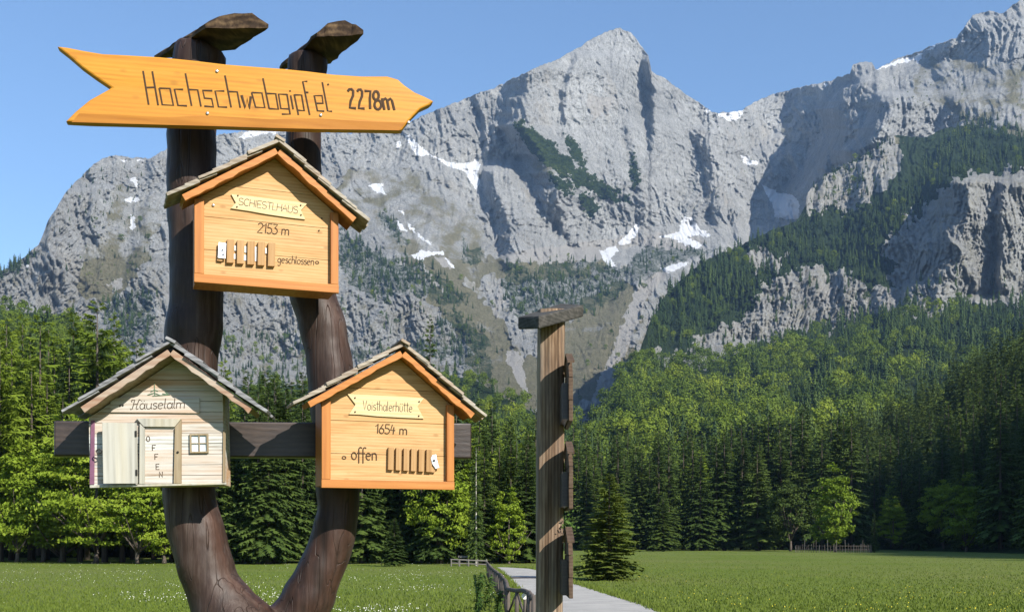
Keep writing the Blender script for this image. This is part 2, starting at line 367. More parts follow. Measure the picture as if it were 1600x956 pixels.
LATSCHEN = [[(802, 188), (830, 200), (852, 215), (880, 240), (905, 262), (935, 282), (984, 312), (978, 320), (945, 310), (918, 300), (890, 282), (862, 262), (832, 240), (812, 215)],
            [(905, 300), (928, 312), (936, 328), (922, 340), (910, 328)], [(884, 212), (900, 222), (918, 258), (912, 262), (896, 245), (884, 226)], [(984, 240), (992, 245), (1000, 275), (992, 300), (986, 280)],
            [(855, 268), (880, 282), (900, 300), (890, 306), (866, 288)]]
FOR1 = [[(528, 355), (560, 380), (600, 400), (660, 415), (700, 440), (740, 475), (700, 480), (640, 452), (590, 470), (560, 455), (530, 420)], [(588, 332), (620, 345), (640, 385), (600, 362)],
        [(780, 440), (800, 405), (830, 425), (870, 400), (940, 410), (985, 440), (960, 470), (900, 495), (850, 500), (800, 490)], [(965, 425), (1005, 385), (1050, 376), (1100, 388), (1140, 385), (1080, 405), (1030, 430), (990, 450)],
        [(160, 510), (175, 460), (235, 455), (245, 520), (200, 545)], [(-50, 430), (0, 412), (62, 388), (50, 415), (0, 440)], [(700, 480), (760, 520), (770, 600), (700, 560), (600, 560), (480, 560), (480, 545), (600, 545), (680, 530)],
        [(715, 370), (760, 395), (750, 412), (720, 400)], [(1190, 400), (1130, 500), (1500, 560), (1700, 400), (1500, 280), (1300, 350)]]
def wallmask(u, v): return 1.0
def rest1(u, v):
    sn = np.zeros_like(u); sc = np.zeros_like(u); fo = np.zeros_like(u)
    for i, p in enumerate(SNOW1): sn = np.maximum(sn, poly_soft(p, u, v, 2.6, 40+i, 8))
    for i, p in enumerate(SCREE1): sc = np.maximum(sc, poly_soft(p, u, v, 5, 60+i, 14))
    for i, p in enumerate(LATSCHEN): fo = np.maximum(fo, poly_soft(p, u, v, 9, 80+i, 12))
    for i, p in enumerate(FOR1): fo = np.maximum(fo, .5*poly_soft(p, u, v, 10, 90+i, 16))
    gr = soft1(u, v)*.58+.25*np.clip(fbm(u/30, v/22, 3, 51)+.1, 0, 1)
    # ledges of sparse turf on the rock
    lowbelt = sstep(380, 430, v)*.35
    return dict(snow=sn*1.0, scree=sc*.62, forest=np.maximum(fo, sstep(.25, .6, fbm(u/16, v/11, 3, 55))*.52*sstep(400, 470, v)), grass=np.clip(gr+lowbelt, 0, 1))

SKY2 = [(860, 870), (900, 760), (925, 680), (950, 640), (975, 590), (1000, 545), (1015, 505), (1040, 462), (1070, 432), (1110, 402), (1150, 388), (1200, 362), (1245, 345), (1258, 322), (1262, 300), (1290, 272), (1320, 258), (1345, 245), (1370, 230), (1400, 212), (1450, 215), (1475, 200), (1520, 195), (1560, 205), (1600, 215), (1750, 230), (2600, 300)]
T2 = [(860, [(600, 900), (700, 640), (845, 260), (900, 250)]),
      (960, [(560, 1000), (640, 800), (700, 600), (845, 265), (900, 255)]),
      (1050, [(420, 1500), (500, 1320), (560, 1150), (600, 900), (700, 600), (845, 275), (900, 260)]),
      (1170, [(360, 1650), (440, 1430), (530, 1330), (560, 1120), (700, 640), (845, 285), (900, 270)]),
      (1300, [(250, 2000), (330, 1800), (430, 1480), (510, 1380), (540, 1180), (700, 640), (845, 300), (900, 280)]),
      (1430, [(200, 2050), (290, 1700), (380, 1450), (440, 1400), (520, 1180), (600, 900), (700, 640), (845, 310), (900, 280)]),
      (1520, [(190, 2000), (260, 1650), (275, 1500), (460, 1380), (500, 1150), (600, 850), (700, 600), (845, 310), (900, 280)]),
      (1620, [(200, 1900), (250, 1600), (262, 1480), (460, 1380), (490, 1150), (600, 800), (845, 310), (900, 280)]),
      (2400, [(300, 1700), (480, 1300), (600, 900), (845, 300), (900, 280)])]
CR2 = [([(1180, 560), (1150, 640), (1110, 740)], 70, 34, 70, 30), ([(1400, 520), (1370, 600), (1330, 720)], 90, 45, 80, 40), ([(1010, 570), (985, 640), (950, 740)], 50, 26, 60, 30), ([(1230, 545), (1215, 600), (1185, 700)], 55, 26, 60, 30), ([(1500, 285), (1505, 330), (1490, 400), (1480, 440)], 130, 75, 70, 15),
       ([(1300, 560), (1285, 620), (1262, 700), (1250, 760)], 140, 42, 60, 30),
       ([(1200, 470), (1190, 520)], 25, 14, 40, 15), ([(1130, 500), (1125, 545)], 22, 12, 40, 15), ([(1270, 450), (1262, 500)], 25, 14, 40, 15),
       ([(1320, 430), (1310, 480)], 35, 18, 40, 15), ([(1290, 275), (1280, 330)], 35, 14, 30, 12), ([(1350, 260), (1340, 320)], 35, 16, 30, 12),
       ([(1570, 290), (1565, 440)], 50, 16, 50, 15), ([(1420, 450), (1415, 500)], 25, 14, 40, 15), ([(1060, 590), (1040, 680), (1000, 760)], 35, 30, 80, 40), ([(1130, 600), (1120, 700)], 25, 26, 60, 40)]
CLIFF2 = [[(1255, 330), (1262, 290), (1320, 258), (1400, 212), (1410, 240), (1390, 290), (1330, 330)], [(1380, 380), (1430, 330), (1490, 280), (1540, 270), (1620, 265), (1900, 290), (1900, 490), (1620, 490), (1540, 470), (1470, 470), (1400, 450)],
          [(1190, 450), (1240, 420), (1310, 420), (1360, 450), (1420, 450), (1480, 470), (1480, 500), (1400, 490), (1340, 500), (1290, 520), (1260, 510), (1230, 530), (1150, 545), (1140, 560), (1090, 580), (1060, 560), (1070, 540), (1110, 510), (1160, 500)],
          [(1180, 385), (1230, 400), (1200, 430), (1170, 420)], [(1580, 470), (1700, 480), (1700, 510), (1590, 500)], [(1010, 555), (1060, 545), (1050, 580), (1000, 590)]]
def cl2(u, v):
    s = np.zeros_like(u)
    for i, p in enumerate(CLIFF2): s = np.maximum(s, poly_soft(p, u, v, 14, 120+i, 20).astype(float))
    return s
def depth2(u, v):
    D = interp_table(T2, u, v)
    for c in CR2: D = crest(D, u, v, *c)
    wu = u+10*perlin(u/40, v/40, 15)
    a = np.clip(D/1300, .15, 1.2)*(.35+.65*sstep(620, 520, v))
    return D-a*(19*ridged(wu/50, v/110, 11)+10*ridged(wu/19, v/60, 12)+5*ridged(wu/9, v/24, 13)+3.5*ridged(wu/4.5, v/9, 14)+9*saw(perlin(wu/26, v/80, 25)*3)+6*saw(perlin(wu/11, v/30, 26)*3)+4*saw((v+.2*u)/13+1.3*perlin(u/25, v/25, 27))+2*saw(perlin(u/5, v/9, 28)*3))
def rest2(u, v):
    c = cl2(u, v); z = np.zeros_like(u)
    topr = in_poly([(1395, 190), (1700, 190), (1700, 240), (1500, 215), (1440, 230), (1400, 225)], u, v)*.5
    meadow = poly_soft([(890, 700), (960, 690), (960, 760), (890, 770)], u, v, 8, 140, 20)
    return dict(snow=z, scree=poly_soft([(915, 660), (950, 560), (985, 540), (970, 600), (950, 660), (930, 690)], u, v, 5, 141, 14)*.6, forest=np.clip(.9-c*.85-.3*meadow, 0, 1), grass=np.clip(c*.42+topr+.6*meadow, 0, 1))

SKY4 = [(-900, 520), (-200, 480), (0, 486), (60, 490), (110, 495), (150, 530), (180, 560), (240, 585), (300, 600), (420, 605), (520, 598), (600, 590), (680, 585), (740, 592), (800, 628), (850, 650), (900, 660), (950, 668), (1000, 700), (1060, 790), (1090, 870)]
T4 = [(-300, [(450, 750), (600, 460), (700, 260), (845, 118), (900, 110)]), (50, [(480, 750), (600, 460), (700, 260), (845, 118), (900, 110)]),
      (250, [(560, 800), (640, 560), (720, 300), (845, 120), (900, 110)]), (500, [(590, 900), (640, 700), (720, 360), (845, 118), (900, 110)]),
      (750, [(580, 1000), (640, 780), (720, 420), (845, 120), (900, 112)]), (900, [(650, 800), (720, 480), (845, 200), (900, 190)]), (1100, [(700, 600), (845, 270), (900, 260)])]
def depth4(u, v): 
    D = interp_table(T4, u, v); return D*(1-.05*fbm(u/70, v/50, 3, 71))
def rest4(u, v):
    z = np.zeros_like(u)
    rk = poly_soft([(170, 525), (240, 515), (245, 560), (190, 560)], u, v, 8, 150, 20)
    return dict(snow=z, scree=z, forest=np.clip(.85-rk, 0, 1)-.25*sstep(.1, .5, fbm(u/30, v/20, 3, 73)), grass=.6*np.ones_like(u)*sstep(-.1, .4, fbm(u/30, v/20, 3, 74)))

def sheet(name, skyl, depth, rest, vb, step, u0, u1, mt, label, jag=1.5):
    us = np.concatenate([np.arange(u0, -40, 12.0), np.arange(-40, 1640, step), np.arange(1640, u1, 12.0)]); us = us[(us >= u0) & (us <= u1)]
    top = np.interp(us, [p[0] for p in skyl], [p[1] for p in skyl])
    top = top+jag*(1.4*perlin(us/9, us*0, 2)+.8*perlin(us/3.5, us*0, 4))
    nr = int((vb-top.min())/step); t = np.linspace(0, 1, nr)
    Ug = np.repeat(us[None], nr, 0); Vg = top[None]+t[:, None]*(np.maximum(vb, top+2)-top)[None]
    D = depth(Ug, Vg)
    X = (Ug-800)/F*D; Z = ZC+(HV-Vg)/F*D
    at = rest(Ug, Vg)
    # back slope behind the skyline
    rows = [(800, -560), (350, -200), (90, -40)]
    XB = []; 
    for dd, dz in rows:
        XB.append((X[0]*(1+dd/D[0]), D[0]+dd, Z[0]+dz*Z[0]/900))
    X = np.concatenate([np.stack([b[0] for b in XB]), X]); Y = np.concatenate([np.stack([b[1] for b in XB]), D]); Z = np.concatenate([np.stack([b[2] for b in XB]), Z])
    for k in at: at[k] = np.concatenate([np.repeat(at[k][:1], 3, 0), at[k]])
    nr += 3; nc = len(us); idx = np.arange(nr*nc).reshape(nr, nc)
    Q = np.stack([idx[:-1, :-1], idx[1:, :-1], idx[1:, 1:], idx[:-1, 1:]], -1).reshape(-1, 4)
    me = mesh_np(name, np.stack([X, Y, Z], -1).reshape(-1, 3), Q, mt, False, at)
    o = link(name, me); tag(o, label, None, None, 'structure'); return o
sheet('mountain', SKY1, depth1, rest1, 880, 1.3, -800, 2500, M_rock, 'pale grey limestone mountain range with snow patches')
sheet('rocky_ridge', SKY2, depth2, rest2, 900, 1.6, 862, 2500, M_rock2, 'wooded ridge with pale cliff bands on the right')
sheet('wooded_hill', SKY4, depth4, rest4, 900, 4.0, -800, 1088, M_rock2, 'low wooded slope behind the left meadow')

# hill on the right (world-space height field), wooded, unseen near part raised for the shade it casts
def hill_z(x, y):
    foot = 66+9*np.sin(y/37.0)-18*sstep(190, 300, y)+10*sstep(120, 60, y)
    return (72+58*sstep(190, 90, y))*sstep(0, 190-55*sstep(190, 90, y), x-foot)-1.2
hx = np.linspace(20, 420, 130); hy = np.linspace(-120, 420, 170); HX, HY = np.meshgrid(hx, hy)
HZ = hill_z(HX, HY)+.8*fbm(HX/14, HY/14, 3, 81)
idx = np.arange(HX.size).reshape(HX.shape); Q = np.stack([idx[:-1, :-1], idx[:-1, 1:], idx[1:, 1:], idx[1:, :-1]], -1).reshape(-1, 4)
on = np.ones(HX.size)
M_floor, n, b = mat('forest_floor', .95, .1)
fr = noise(n, coords(n), .8, 5, .6); n.links.new(ramp(n, [(.35, (.012, .02, .008)), (.6, (.03, .045, .016)), (.8, (.07, .08, .03))], fr).outputs[0], b.inputs['Base Color'])
bump(n, b, fr, .6, .3)
tag(link('hillside', mesh_np('hillside', np.stack([HX, HY, HZ], -1).reshape(-1, 3), Q, M_floor, True)), 'steep shaded hillside on the right', None, None, 'structure')

# ------------------------------------------------------------------ ground, path
M_grass, n, b = mat('meadow_grass', .9, .15)
v = coords(n); a1 = noise(n, v, 1.4, 6, .7); a2 = noise(n, v, .06, 4, .6); a3 = noise(n, v, 9, 3, .7)
gc = ramp(n, [(.3, (.072, .105, .014)), (.5, (.10, .142, .019)), (.72, (.14, .18, .03))], mth(n, 'ADD', mth(n, 'MULTIPLY', a1, .5), mth(n, 'MULTIPLY', a3, .5))).outputs[0]
gc = mix(n, ramp(n, [(.4, (0, 0, 0)), (.65, (1, 1, 1))], a2).outputs[0], gc, mix(n, a3, (.10, .125, .022), (.165, .185, .055)))
n.links.new(gc, b.inputs['Base Color']); bump(n, b, mth(n, 'ADD', a1, a3), .8, .08)
gx = np.concatenate([[-4200, -2000, -900], np.linspace(-300, 300, 121), [900, 2000, 4200]]); gy = np.concatenate([[-600, -300, -100], np.linspace(-20, 420, 111), [900, 2500, 4500]])
GX, GY = np.meshgrid(gx, gy)
def ground_z(x, y): return -.0*x
idx = np.arange(GX.size).reshape(GX.shape); Q = np.stack([idx[:-1, :-1], idx[:-1, 1:], idx[1:, 1:], idx[1:, :-1]], -1).reshape(-1, 4)
tag(link('meadow_ground', mesh_np('meadow_ground', np.stack([GX, GY, GX*0], -1).reshape(-1, 3), Q, M_grass, True)), 'flat green valley meadow', None, None, 'structure')
M_path, n, b = mat('gravel_path', .9, .2)
v = coords(n); a1 = noise(n, v, 1.1, 5, .6); a2 = noise(n, v, 30, 3, .7)
n.links.new(ramp(n, [(.3, (.23, .225, .21)), (.5, (.34, .33, .31)), (.7, (.45, .43, .40))], mth(n, 'ADD', mth(n, 'MULTIPLY', a1, .5), mth(n, 'MULTIPLY', a2, .5))).outputs[0], b.inputs['Base Color'])
bump(n, b, a2, .5, .02)
right = [(1700, 1150), (1250, 1020), (1040, 957), (995, 940), (960, 930), (925, 919), (900, 911), (880, 903), (862, 896), (846, 891), (830, 888), (800, 886.4)]
left = [(900, 1150), (880, 1020), (838, 957), (832, 940), (815, 930), (804, 919), (797, 911), (791, 903), (784, 896), (778, 891), (772, 888), (760, 886.4)]
mb = MB(); vsl = []
for (a, c) in zip(left, right):
    p, q = G(*a), G(*c)
    for k in range(7):
        t = k/6; r = p.lerp(q, t); vsl.append((r.x+.14*rnd.uniform(-1, 1)*(k in (0, 6)), r.y, .004+.03*math.sin(math.pi*t)))
fs = []
for i in range(len(left)-1):
    for k in range(6): fs.append((i*7+k, i*7+k+1, (i+1)*7+k+1, (i+1)*7+k))
mb.add(vsl, fs); tag(mb.build('path', M_path, smooth=True), 'pale gravel path across the meadow', None, None, 'structure')
# drainage channel across the path
mb = MB(); p, q = G(797, 903.5), G(860, 904.5)
mb.tube([p+Vector((0, 0, .03)), q+Vector((0, 0, .03))], .05, 6)
M_darkwood = wood('dark_stained_and_shade_wood', (.018, .011, .009), (.035, .022, .018), (.075, .05, .04), 'X', 1, .42, .3, .3, .5)
tag(mb.build('drain_channel', M_darkwood), 'dark narrow drain channel crossing the pale path beyond the rustic fence', 'drain')

# ------------------------------------------------------------------ foliage materials
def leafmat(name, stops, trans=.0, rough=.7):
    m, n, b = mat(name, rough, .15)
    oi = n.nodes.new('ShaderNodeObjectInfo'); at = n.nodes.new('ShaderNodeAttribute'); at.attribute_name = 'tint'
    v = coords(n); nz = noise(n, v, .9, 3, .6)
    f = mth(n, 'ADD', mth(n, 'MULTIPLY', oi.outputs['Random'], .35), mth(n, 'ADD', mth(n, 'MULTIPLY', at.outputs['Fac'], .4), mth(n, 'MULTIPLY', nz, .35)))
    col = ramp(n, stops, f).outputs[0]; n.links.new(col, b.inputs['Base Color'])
    if trans:
        tr = n.nodes.new('ShaderNodeBsdfTranslucent'); ms = n.nodes.new('ShaderNodeMixShader'); ms.inputs[0].default_value = trans
        n.links.new(col, tr.inputs[0]); n.links.new(b.outputs[0], ms.inputs[1]); n.links.new(tr.outputs[0], ms.inputs[2])
        n.links.new(ms.outputs[0], n.nodes['Material Output'].inputs[0])
    return m
M_spruce = leafmat('spruce_needles', [(.15, (.022, .042, .011)), (.5, (.052, .086, .018)), (.9, (.105, .15, .028))], .12)
M_larch = leafmat('larch_needles', [(.15, (.08, .12, .012)), (.5, (.15, .21, .02)), (.9, (.22, .28, .035))], .25)
M_beech = leafmat('beech_leaves', [(.15, (.08, .13, .010)), (.5, (.15, .22, .016)), (.9, (.23, .30, .03))], .25)
M_bark = wood('tree_bark', (.05, .04, .032), (.11, .09, .075), (.2, .17, .145), 'Z', .25, .9, .5, .2, .1)
M_birch = plain('birch_bark', (.55, .52, .47), .8, 0, .25, 3)
M_farcon = leafmat('far_spruce', [(.15, (.014, .03, .009)), (.5, (.036, .062, .014)), (.9, (.085, .12, .022))])
M_farleaf = leafmat('far_broadleaf', [(.15, (.03, .055, .008)), (.5, (.10, .145, .012)), (.9, (.23, .27, .02))], .15)

def tris_mesh(name, T, mt, tint):
    T = np.asarray(T, np.float32); V = T.reshape(-1, 3); Fq = np.arange(len(V)).reshape(-1, 3)
    return mesh_np(name, V, Fq, mt, False, dict(tint=np.repeat(tint, 3)), 3)
def spruce_geo(seed, H=20., Rm=3.6, levels=46, nb=9, ns=6, droop=.30, start=.06, gap=0, tw=.30):
    r = np.random.default_rng(seed); T = []; tint = []
    hs = start*H+(H*.985-start*H)*np.linspace(0, 1, levels)**1.05
    for li, h0 in enumerate(hs):
        t = (h0-start*H)/(H-start*H)
        for k in range(nb if t < .8 else max(4, nb-3)):
            h = h0+r.uniform(-.35, .35)*H/levels; ph = r.uniform(0, 2*np.pi)
            L = Rm*((1-t)**.82)*r.uniform(.62, 1.12)*(min(1, .55+t*5))+.25
            if r.random() < gap: continue
            rise = .25*t-.12; dr = droop*(1-.5*t)/max(L, .8)
            ca, sa = np.cos(ph), np.sin(ph); tt = r.uniform(0, 1)
            def pt(s): return np.array([ca*L*s, sa*L*s, h+rise*L*s-dr*(L*s)**2+.12*L*s**3])
            for j in range(ns):
                s = .22+.78*(j+.5)/ns; p = pt(s); 
                tl = (tw*L*(1.15-s)+.28)*r.uniform(.7, 1.25)
                for sg in (-1, 1):
                    a = ph+sg*r.uniform(.6, 1.15); d = np.array([np.cos(a), np.sin(a), -.28+r.uniform(-.25, .12)])
                    e = p+d*tl; wd = .11+.05*L*.3
                    q1 = pt(s-.11); q2 = pt(min(1, s+.09)); 
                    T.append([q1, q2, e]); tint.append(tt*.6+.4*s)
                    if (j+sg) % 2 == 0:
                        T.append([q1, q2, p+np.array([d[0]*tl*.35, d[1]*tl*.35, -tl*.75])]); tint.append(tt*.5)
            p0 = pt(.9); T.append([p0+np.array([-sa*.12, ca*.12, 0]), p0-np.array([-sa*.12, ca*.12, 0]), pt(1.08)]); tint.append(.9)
    return np.array(T), np.array(tint)
def trunk_mb(H, r0, bend=0.0, seed=0):
    m = MB(); q = random.Random(seed)
    m.tube([(bend*math.sin(i*.9), bend*math.cos(i*1.3), H*i/8) for i in range(9)], [r0*(1-.93*i/8)*(1.25 if i == 0 else 1) for i in range(9)], 8)
    return m
def broad_geo(seed, H=14., Rx=5., z0=.28, nclump=95, leaves=75, ls=.26, flat=.35, limbs=8):
    r = np.random.default_rng(seed); q = random.Random(seed)
    m = MB(); cl = []
    fork = H*z0*.8
    m.tube([(0, 0, 0), (.1, 0, fork*.5), (0, .1, fork), (0.1, 0, H*.6)], [H*.026, H*.02, H*.018, H*.008], 8)
    tips = []
    for k in range(limbs):
        a = 2*math.pi*k/limbs+q.uniform(-.3, .3); el = q.uniform(.5, 1.25); L = H*q.uniform(.38, .55)
        z = fork*q.uniform(.8, 1.4); pts = []
        for j in range(5):
            s = j/4; rr = L*s*math.cos(el)*1.15; pts.append((rr*math.cos(a), rr*math.sin(a), z+L*s*math.sin(el)+.1*L*s*s))
        m.tube(pts, [H*.011*(1-.8*j/4) for j in range(5)], 6)
        tips += pts[2:]
    zc_ = H*(z0+1)/2; hz = H*(1-z0)/2
    while len(cl) < nclump:
        p = r.uniform(-1, 1, 3); d = np.linalg.norm(p)
        if d > 1 or d < .45: continue
        p = p*(1+.18*np.sin(3*np.arctan2(p[1], p[0])+seed)); taper = 1-.25*max(0, p[2])
        cl.append((p[0]*Rx*taper, p[1]*Rx*taper, zc_+p[2]*hz))
    cl = np.array(cl); n = nclump*leaves
    ci = np.repeat(np.arange(nclump), leaves); sz = r.uniform(.5, 1.2, nclump)[ci]*Rx*.24
    off = r.normal(0, .5, (n, 3)); off[:, 2] *= flat; pos = cl[ci]+off*sz[:, None]
    nrm = (cl-np.array([0, 0, zc_-hz*.3]))[ci]; nrm /= np.linalg.norm(nrm, axis=1)[:, None]+1e-6
    nrm = nrm*.7+r.normal(0, .55, (n, 3))+np.array([0, 0, .35]); nrm /= np.linalg.norm(nrm, axis=1)[:, None]
    a = np.cross(nrm, r.normal(0, 1, (n, 3))); a /= np.linalg.norm(a, axis=1)[:, None]+1e-6; bb = np.cross(nrm, a)
    s = ls*r.uniform(.6, 1.3, n)[:, None]
    T = np.stack([pos+a*s, pos-a*s*.5+bb*s*.75, pos-a*s*.5-bb*s*.75], 1)
    return T, r.uniform(0, 1, nclump)[ci]*.7+r.uniform(0, .3, n), m
# low-detail versions for the far slopes
def far_con(seed, H=18., Rm=3.0, lv=11, nb=7):
    r = np.random.default_rng(seed); T = []; ti = []
    for li in range(lv):
        t = li/lv; h = H*(.08+.92*t); L = Rm*(1-t)**.85*1.05+.2
        for k in range(nb):
            ph = r.uniform(0, 6.28); l = L*r.uniform(.7, 1.15); ca, sa = np.cos(ph), np.sin(ph); wd = .5*l
            top = np.array([0, 0, h+H/lv*.9]); e = np.array([ca*l, sa*l, h-.18*l+r.uniform(-.3, .3)])
            T.append([top, e+np.array([-sa*wd, ca*wd, -.4])*.7, e]); T.append([top, e, e+np.array([sa*wd, -ca*wd, -.4])*.7]); ti += [t, t]
    for k in range(6):
        a0, a1_ = k*1.047, (k+1)*1.047; T.append([[Rm*.5*np.cos(a0), Rm*.5*np.sin(a0), H*.03], [Rm*.5*np.cos(a1_), Rm*.5*np.sin(a1_), H*.03], [0, 0, H]]); ti.append(.1)
    return np.array(T), np.array(ti)
def far_leaf(seed, H=14., Rm=5.0, n=420):
    r = np.random.default_rng(seed); nl = 11
    lobes = r.normal(0, 1, (nl, 3)); lobes /= np.linalg.norm(lobes, axis=1)[:, None]; lobes *= np.array([Rm*.55, Rm*.55, H*.28]); lobes[:, 2] += H*.62; lobes[0] = (0, 0, H*.8)
    rad = Rm*r.uniform(.38, .6, nl); ci = r.integers(0, nl, n)
    d = r.normal(0, 1, (n, 3)); d[:, 2] = np.abs(d[:, 2])*1.0-.35; d /= np.linalg.norm(d, axis=1)[:, None]
    pos = lobes[ci]+d*rad[ci][:, None]*r.uniform(.75, 1.1, n)[:, None]
    nr_ = d+r.normal(0, .35, (n, 3)); nr_ /= np.linalg.norm(nr_, axis=1)[:, None]
    a = np.cross(nr_, r.normal(0, 1, (n, 3))); a /= np.linalg.norm(a, axis=1)[:, None]; bb = np.cross(nr_, a); s = r.uniform(.5, 1.0, n)[:, None]*.72
    T = np.stack([pos+a*s, pos-a*s*.5+bb*s*.85, pos-a*s*.5-bb*s*.85], 1)
    return T, r.uniform(0, 1, nl)[ci]*.5+.25

SP = [spruce_geo(100+i, Rm=[3.4, 3.9, 3.1, 4.3][i], droop=[.3, .38, .26, .34][i], gap=[.05, .12, .2, .08][i]) for i in range(4)]
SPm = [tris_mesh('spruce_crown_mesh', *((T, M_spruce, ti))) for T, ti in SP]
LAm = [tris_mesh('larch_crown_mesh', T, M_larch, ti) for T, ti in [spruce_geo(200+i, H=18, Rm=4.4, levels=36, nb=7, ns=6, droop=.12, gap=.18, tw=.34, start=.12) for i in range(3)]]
TRm = trunk_mb(19.2, .28).build('trunk', M_bark, smooth=True); TRmesh = TRm.data; bpy.data.objects.remove(TRm)
BRp = [broad_geo(300+i, Rx=[4.6, 5.2, 4.0][i], z0=[.10, .16, .05][i], nclump=120, flat=.42) for i in range(3)]
BRm = []
for T, ti, m in BRp:
    c = tris_mesh('leaf_crown_mesh', T, M_beech, ti); t_ = m.build('trunk', M_bark, smooth=True); BRm.append((c, t_.data)); bpy.data.objects.remove(t_)
SYm = []                                                    # layered, airy larch-green beech at the left edge
T, ti, m = broad_geo(331, H=13, Rx=6.4, z0=.10, nclump=120, leaves=90, ls=.2, flat=.16, limbs=10)
c = tris_mesh('layered_crown_mesh', T, M_beech, ti); t_ = m.build('trunk', M_bark, smooth=True); SYm = (c, t_.data); bpy.data.objects.remove(t_)

def tree(kind, x, y, z, h, label, group=None, k=0, wide=1.0, trunk=None):
    if kind == 'spruce': me, tm, H0 = SPm[k % 4], TRmesh, 20.
    elif kind == 'larch': me, tm, H0 = LAm[k % 3], TRmesh, 18.
    elif kind == 'layered': me, tm, H0 = SYm[0], SYm[1], 13.
    else: me, tm, H0 = BRm[k % 3][0], BRm[k % 3][1], 14.
    nm = {'spruce': 'spruce_tree', 'larch': 'larch_tree', 'layered': 'beech_tree', 'beech': 'broadleaf_tree'}[kind]
    e = empty(nm, (x, y, z), (0, 0, rnd.uniform(0, 6.28))); s = h/H0; e.scale = (s*wide, s*wide, s)
    tag(e, label, 'tree', group)
    link('crown', me, e); t = link('trunk', tm, e)
    if tm is TRmesh: t.scale = (1, 1, 1) if kind == 'spruce' else (1, 1, .9)
    if trunk:
        t.data = tm.copy(); t.data.materials[0] = trunk
    return e
def base_at(px, Y): return (px-800)/F*Y
def th(px_top, Y, zb=0): return (HV-px_top)/F*Y+ZC-zb       # height of a tree whose tip shows at that row

# --- singled-out trees
M_young = leafmat('young_spruce_needles', [(.15, (.05, .08, .014)), (.5, (.10, .14, .022)), (.9, (.16, .20, .035))], .15)
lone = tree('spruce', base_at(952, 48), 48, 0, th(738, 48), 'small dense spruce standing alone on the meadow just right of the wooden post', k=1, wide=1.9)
T_, ti_ = spruce_geo(501, H=20, Rm=3.9, levels=40, nb=11, ns=7, droop=.22, start=.02, tw=.3)
for c_ in lone.children:
    if c_.name.startswith('crown'): c_.data = tris_mesh('young_crown_mesh', T_, M_young, ti_)
tree('beech', base_at(1305, 171), 171, 0, th(733, 171), 'bright green round broadleaf tree with pale forked trunk inside the picket fence', k=0, wide=.85)
tree('beech', base_at(1396, 182), 182, 1.0, th(778, 182, 1.0), 'small pale green bushy tree alone in the dark hollow right of the picket fence', k=2, wide=1.0)
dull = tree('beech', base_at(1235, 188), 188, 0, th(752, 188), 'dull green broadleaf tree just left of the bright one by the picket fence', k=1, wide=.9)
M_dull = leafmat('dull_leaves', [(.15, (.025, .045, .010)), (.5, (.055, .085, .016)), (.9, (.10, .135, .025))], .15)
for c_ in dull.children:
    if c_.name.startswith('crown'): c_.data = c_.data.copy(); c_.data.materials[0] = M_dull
tree('spruce', base_at(672, 128), 128, 2, th(497, 128, 2), 'tallest thin spruce rising above the roof of the lower right hut sign', k=2, wide=.62)
tree('spruce', base_at(1187, 196), 196, 0, th(795, 196), 'small conical spruce at the far meadow edge with a bright left side', k=0, wide=1.3)
tree('spruce', base_at(1115, 200), 200, 0, th(806, 200), 'short spruce in front of the far dark tree line beside a pair of bushes', k=3, wide=1.3)
tree('spruce', base_at(1036, 180), 180, 0, th(775, 180), 'broad low spruce at the meadow edge between the lone spruce and the far corner', k=1, wide=1.7)
tree('spruce', base_at(1366, 165), 165, 0, th(800, 165), 'short dark pointed spruce between the picket fence tree and the pale bush', k=0, wide=.9)
tree('spruce', base_at(616, 74), 74, 0, th(808, 74), 'small young spruce at the meadow edge below the lower right hut sign', k=3, wide=1.5)
tree('larch', base_at(152, 118), 118, 1, th(468, 118, 1), 'tallest yellow-green larch rising above the roof of the weathered hut sign', k=0, wide=1.1)
tree('larch', base_at(350, 128), 128, 3, th(560, 128, 3), 'pale green larch showing between the two legs of the forked post', k=1, wide=.8)
tree('layered', base_at(215, 82), 82, 0, th(705, 82), 'bright yellow-green beech with layered boughs below the weathered hut sign', k=0, wide=.95)
tree('layered', base_at(150, 84), 84, 0, th(640, 84), 'bright green beech with layered boughs left of the weathered hut sign', k=0, wide=.8)
tree('spruce', base_at(744, 76), 76, 0, th(690, 76), 'spruce with a bare pale lower trunk beside the far wooden railing', k=2, wide=.55, trunk=M_birch)

# --- tree rows at the meadow edge, each tree its own object
def row(kind, pxs, Y0, Y1, tops, label, group, wide=(.9, 1.2), z=0, j=8):
    for i, px in enumerate(pxs):
        px = px+rnd.uniform(-j, j); Y = rnd.uniform(Y0, Y1); top = np.interp(px, [t[0] for t in tops], [t[1] for t in tops])+rnd.uniform(-14, 18)
        zz = z*(Y-Y0)/max(1, Y1-Y0)
        tree(kind, base_at(px, Y), Y, zz, max(3, th(top, Y, zz)), label, group, k=rnd.randrange(12), wide=rnd.uniform(*wide))
L1 = 'dark spruce in the tree line behind the left meadow below the hut signs'
row('spruce', range(345, 500, 15), 80, 92, [(340, 650), (400, 590), (450, 600), (500, 640)], L1, 'spruces behind the left meadow', (.9, 1.15))
row('spruce', range(365, 500, 22), 94, 118, [(340, 600), (405, 562), (460, 585), (520, 590)], L1, 'spruces behind the left meadow', (.8, 1.0), 2)
row('spruce', range(560, 840, 17), 82, 95, [(560, 640), (620, 660), (680, 650), (760, 690), (840, 680)], L1, 'spruces behind the left meadow', (.85, 1.15))
row('spruce', range(700, 850, 17), 98, 125, [(600, 590), (700, 600), (780, 640), (850, 650)], L1, 'spruces behind the left meadow', (.7, .95), 2)
L2 = 'yellow-green larch or birch among the darker spruces behind the left meadow'
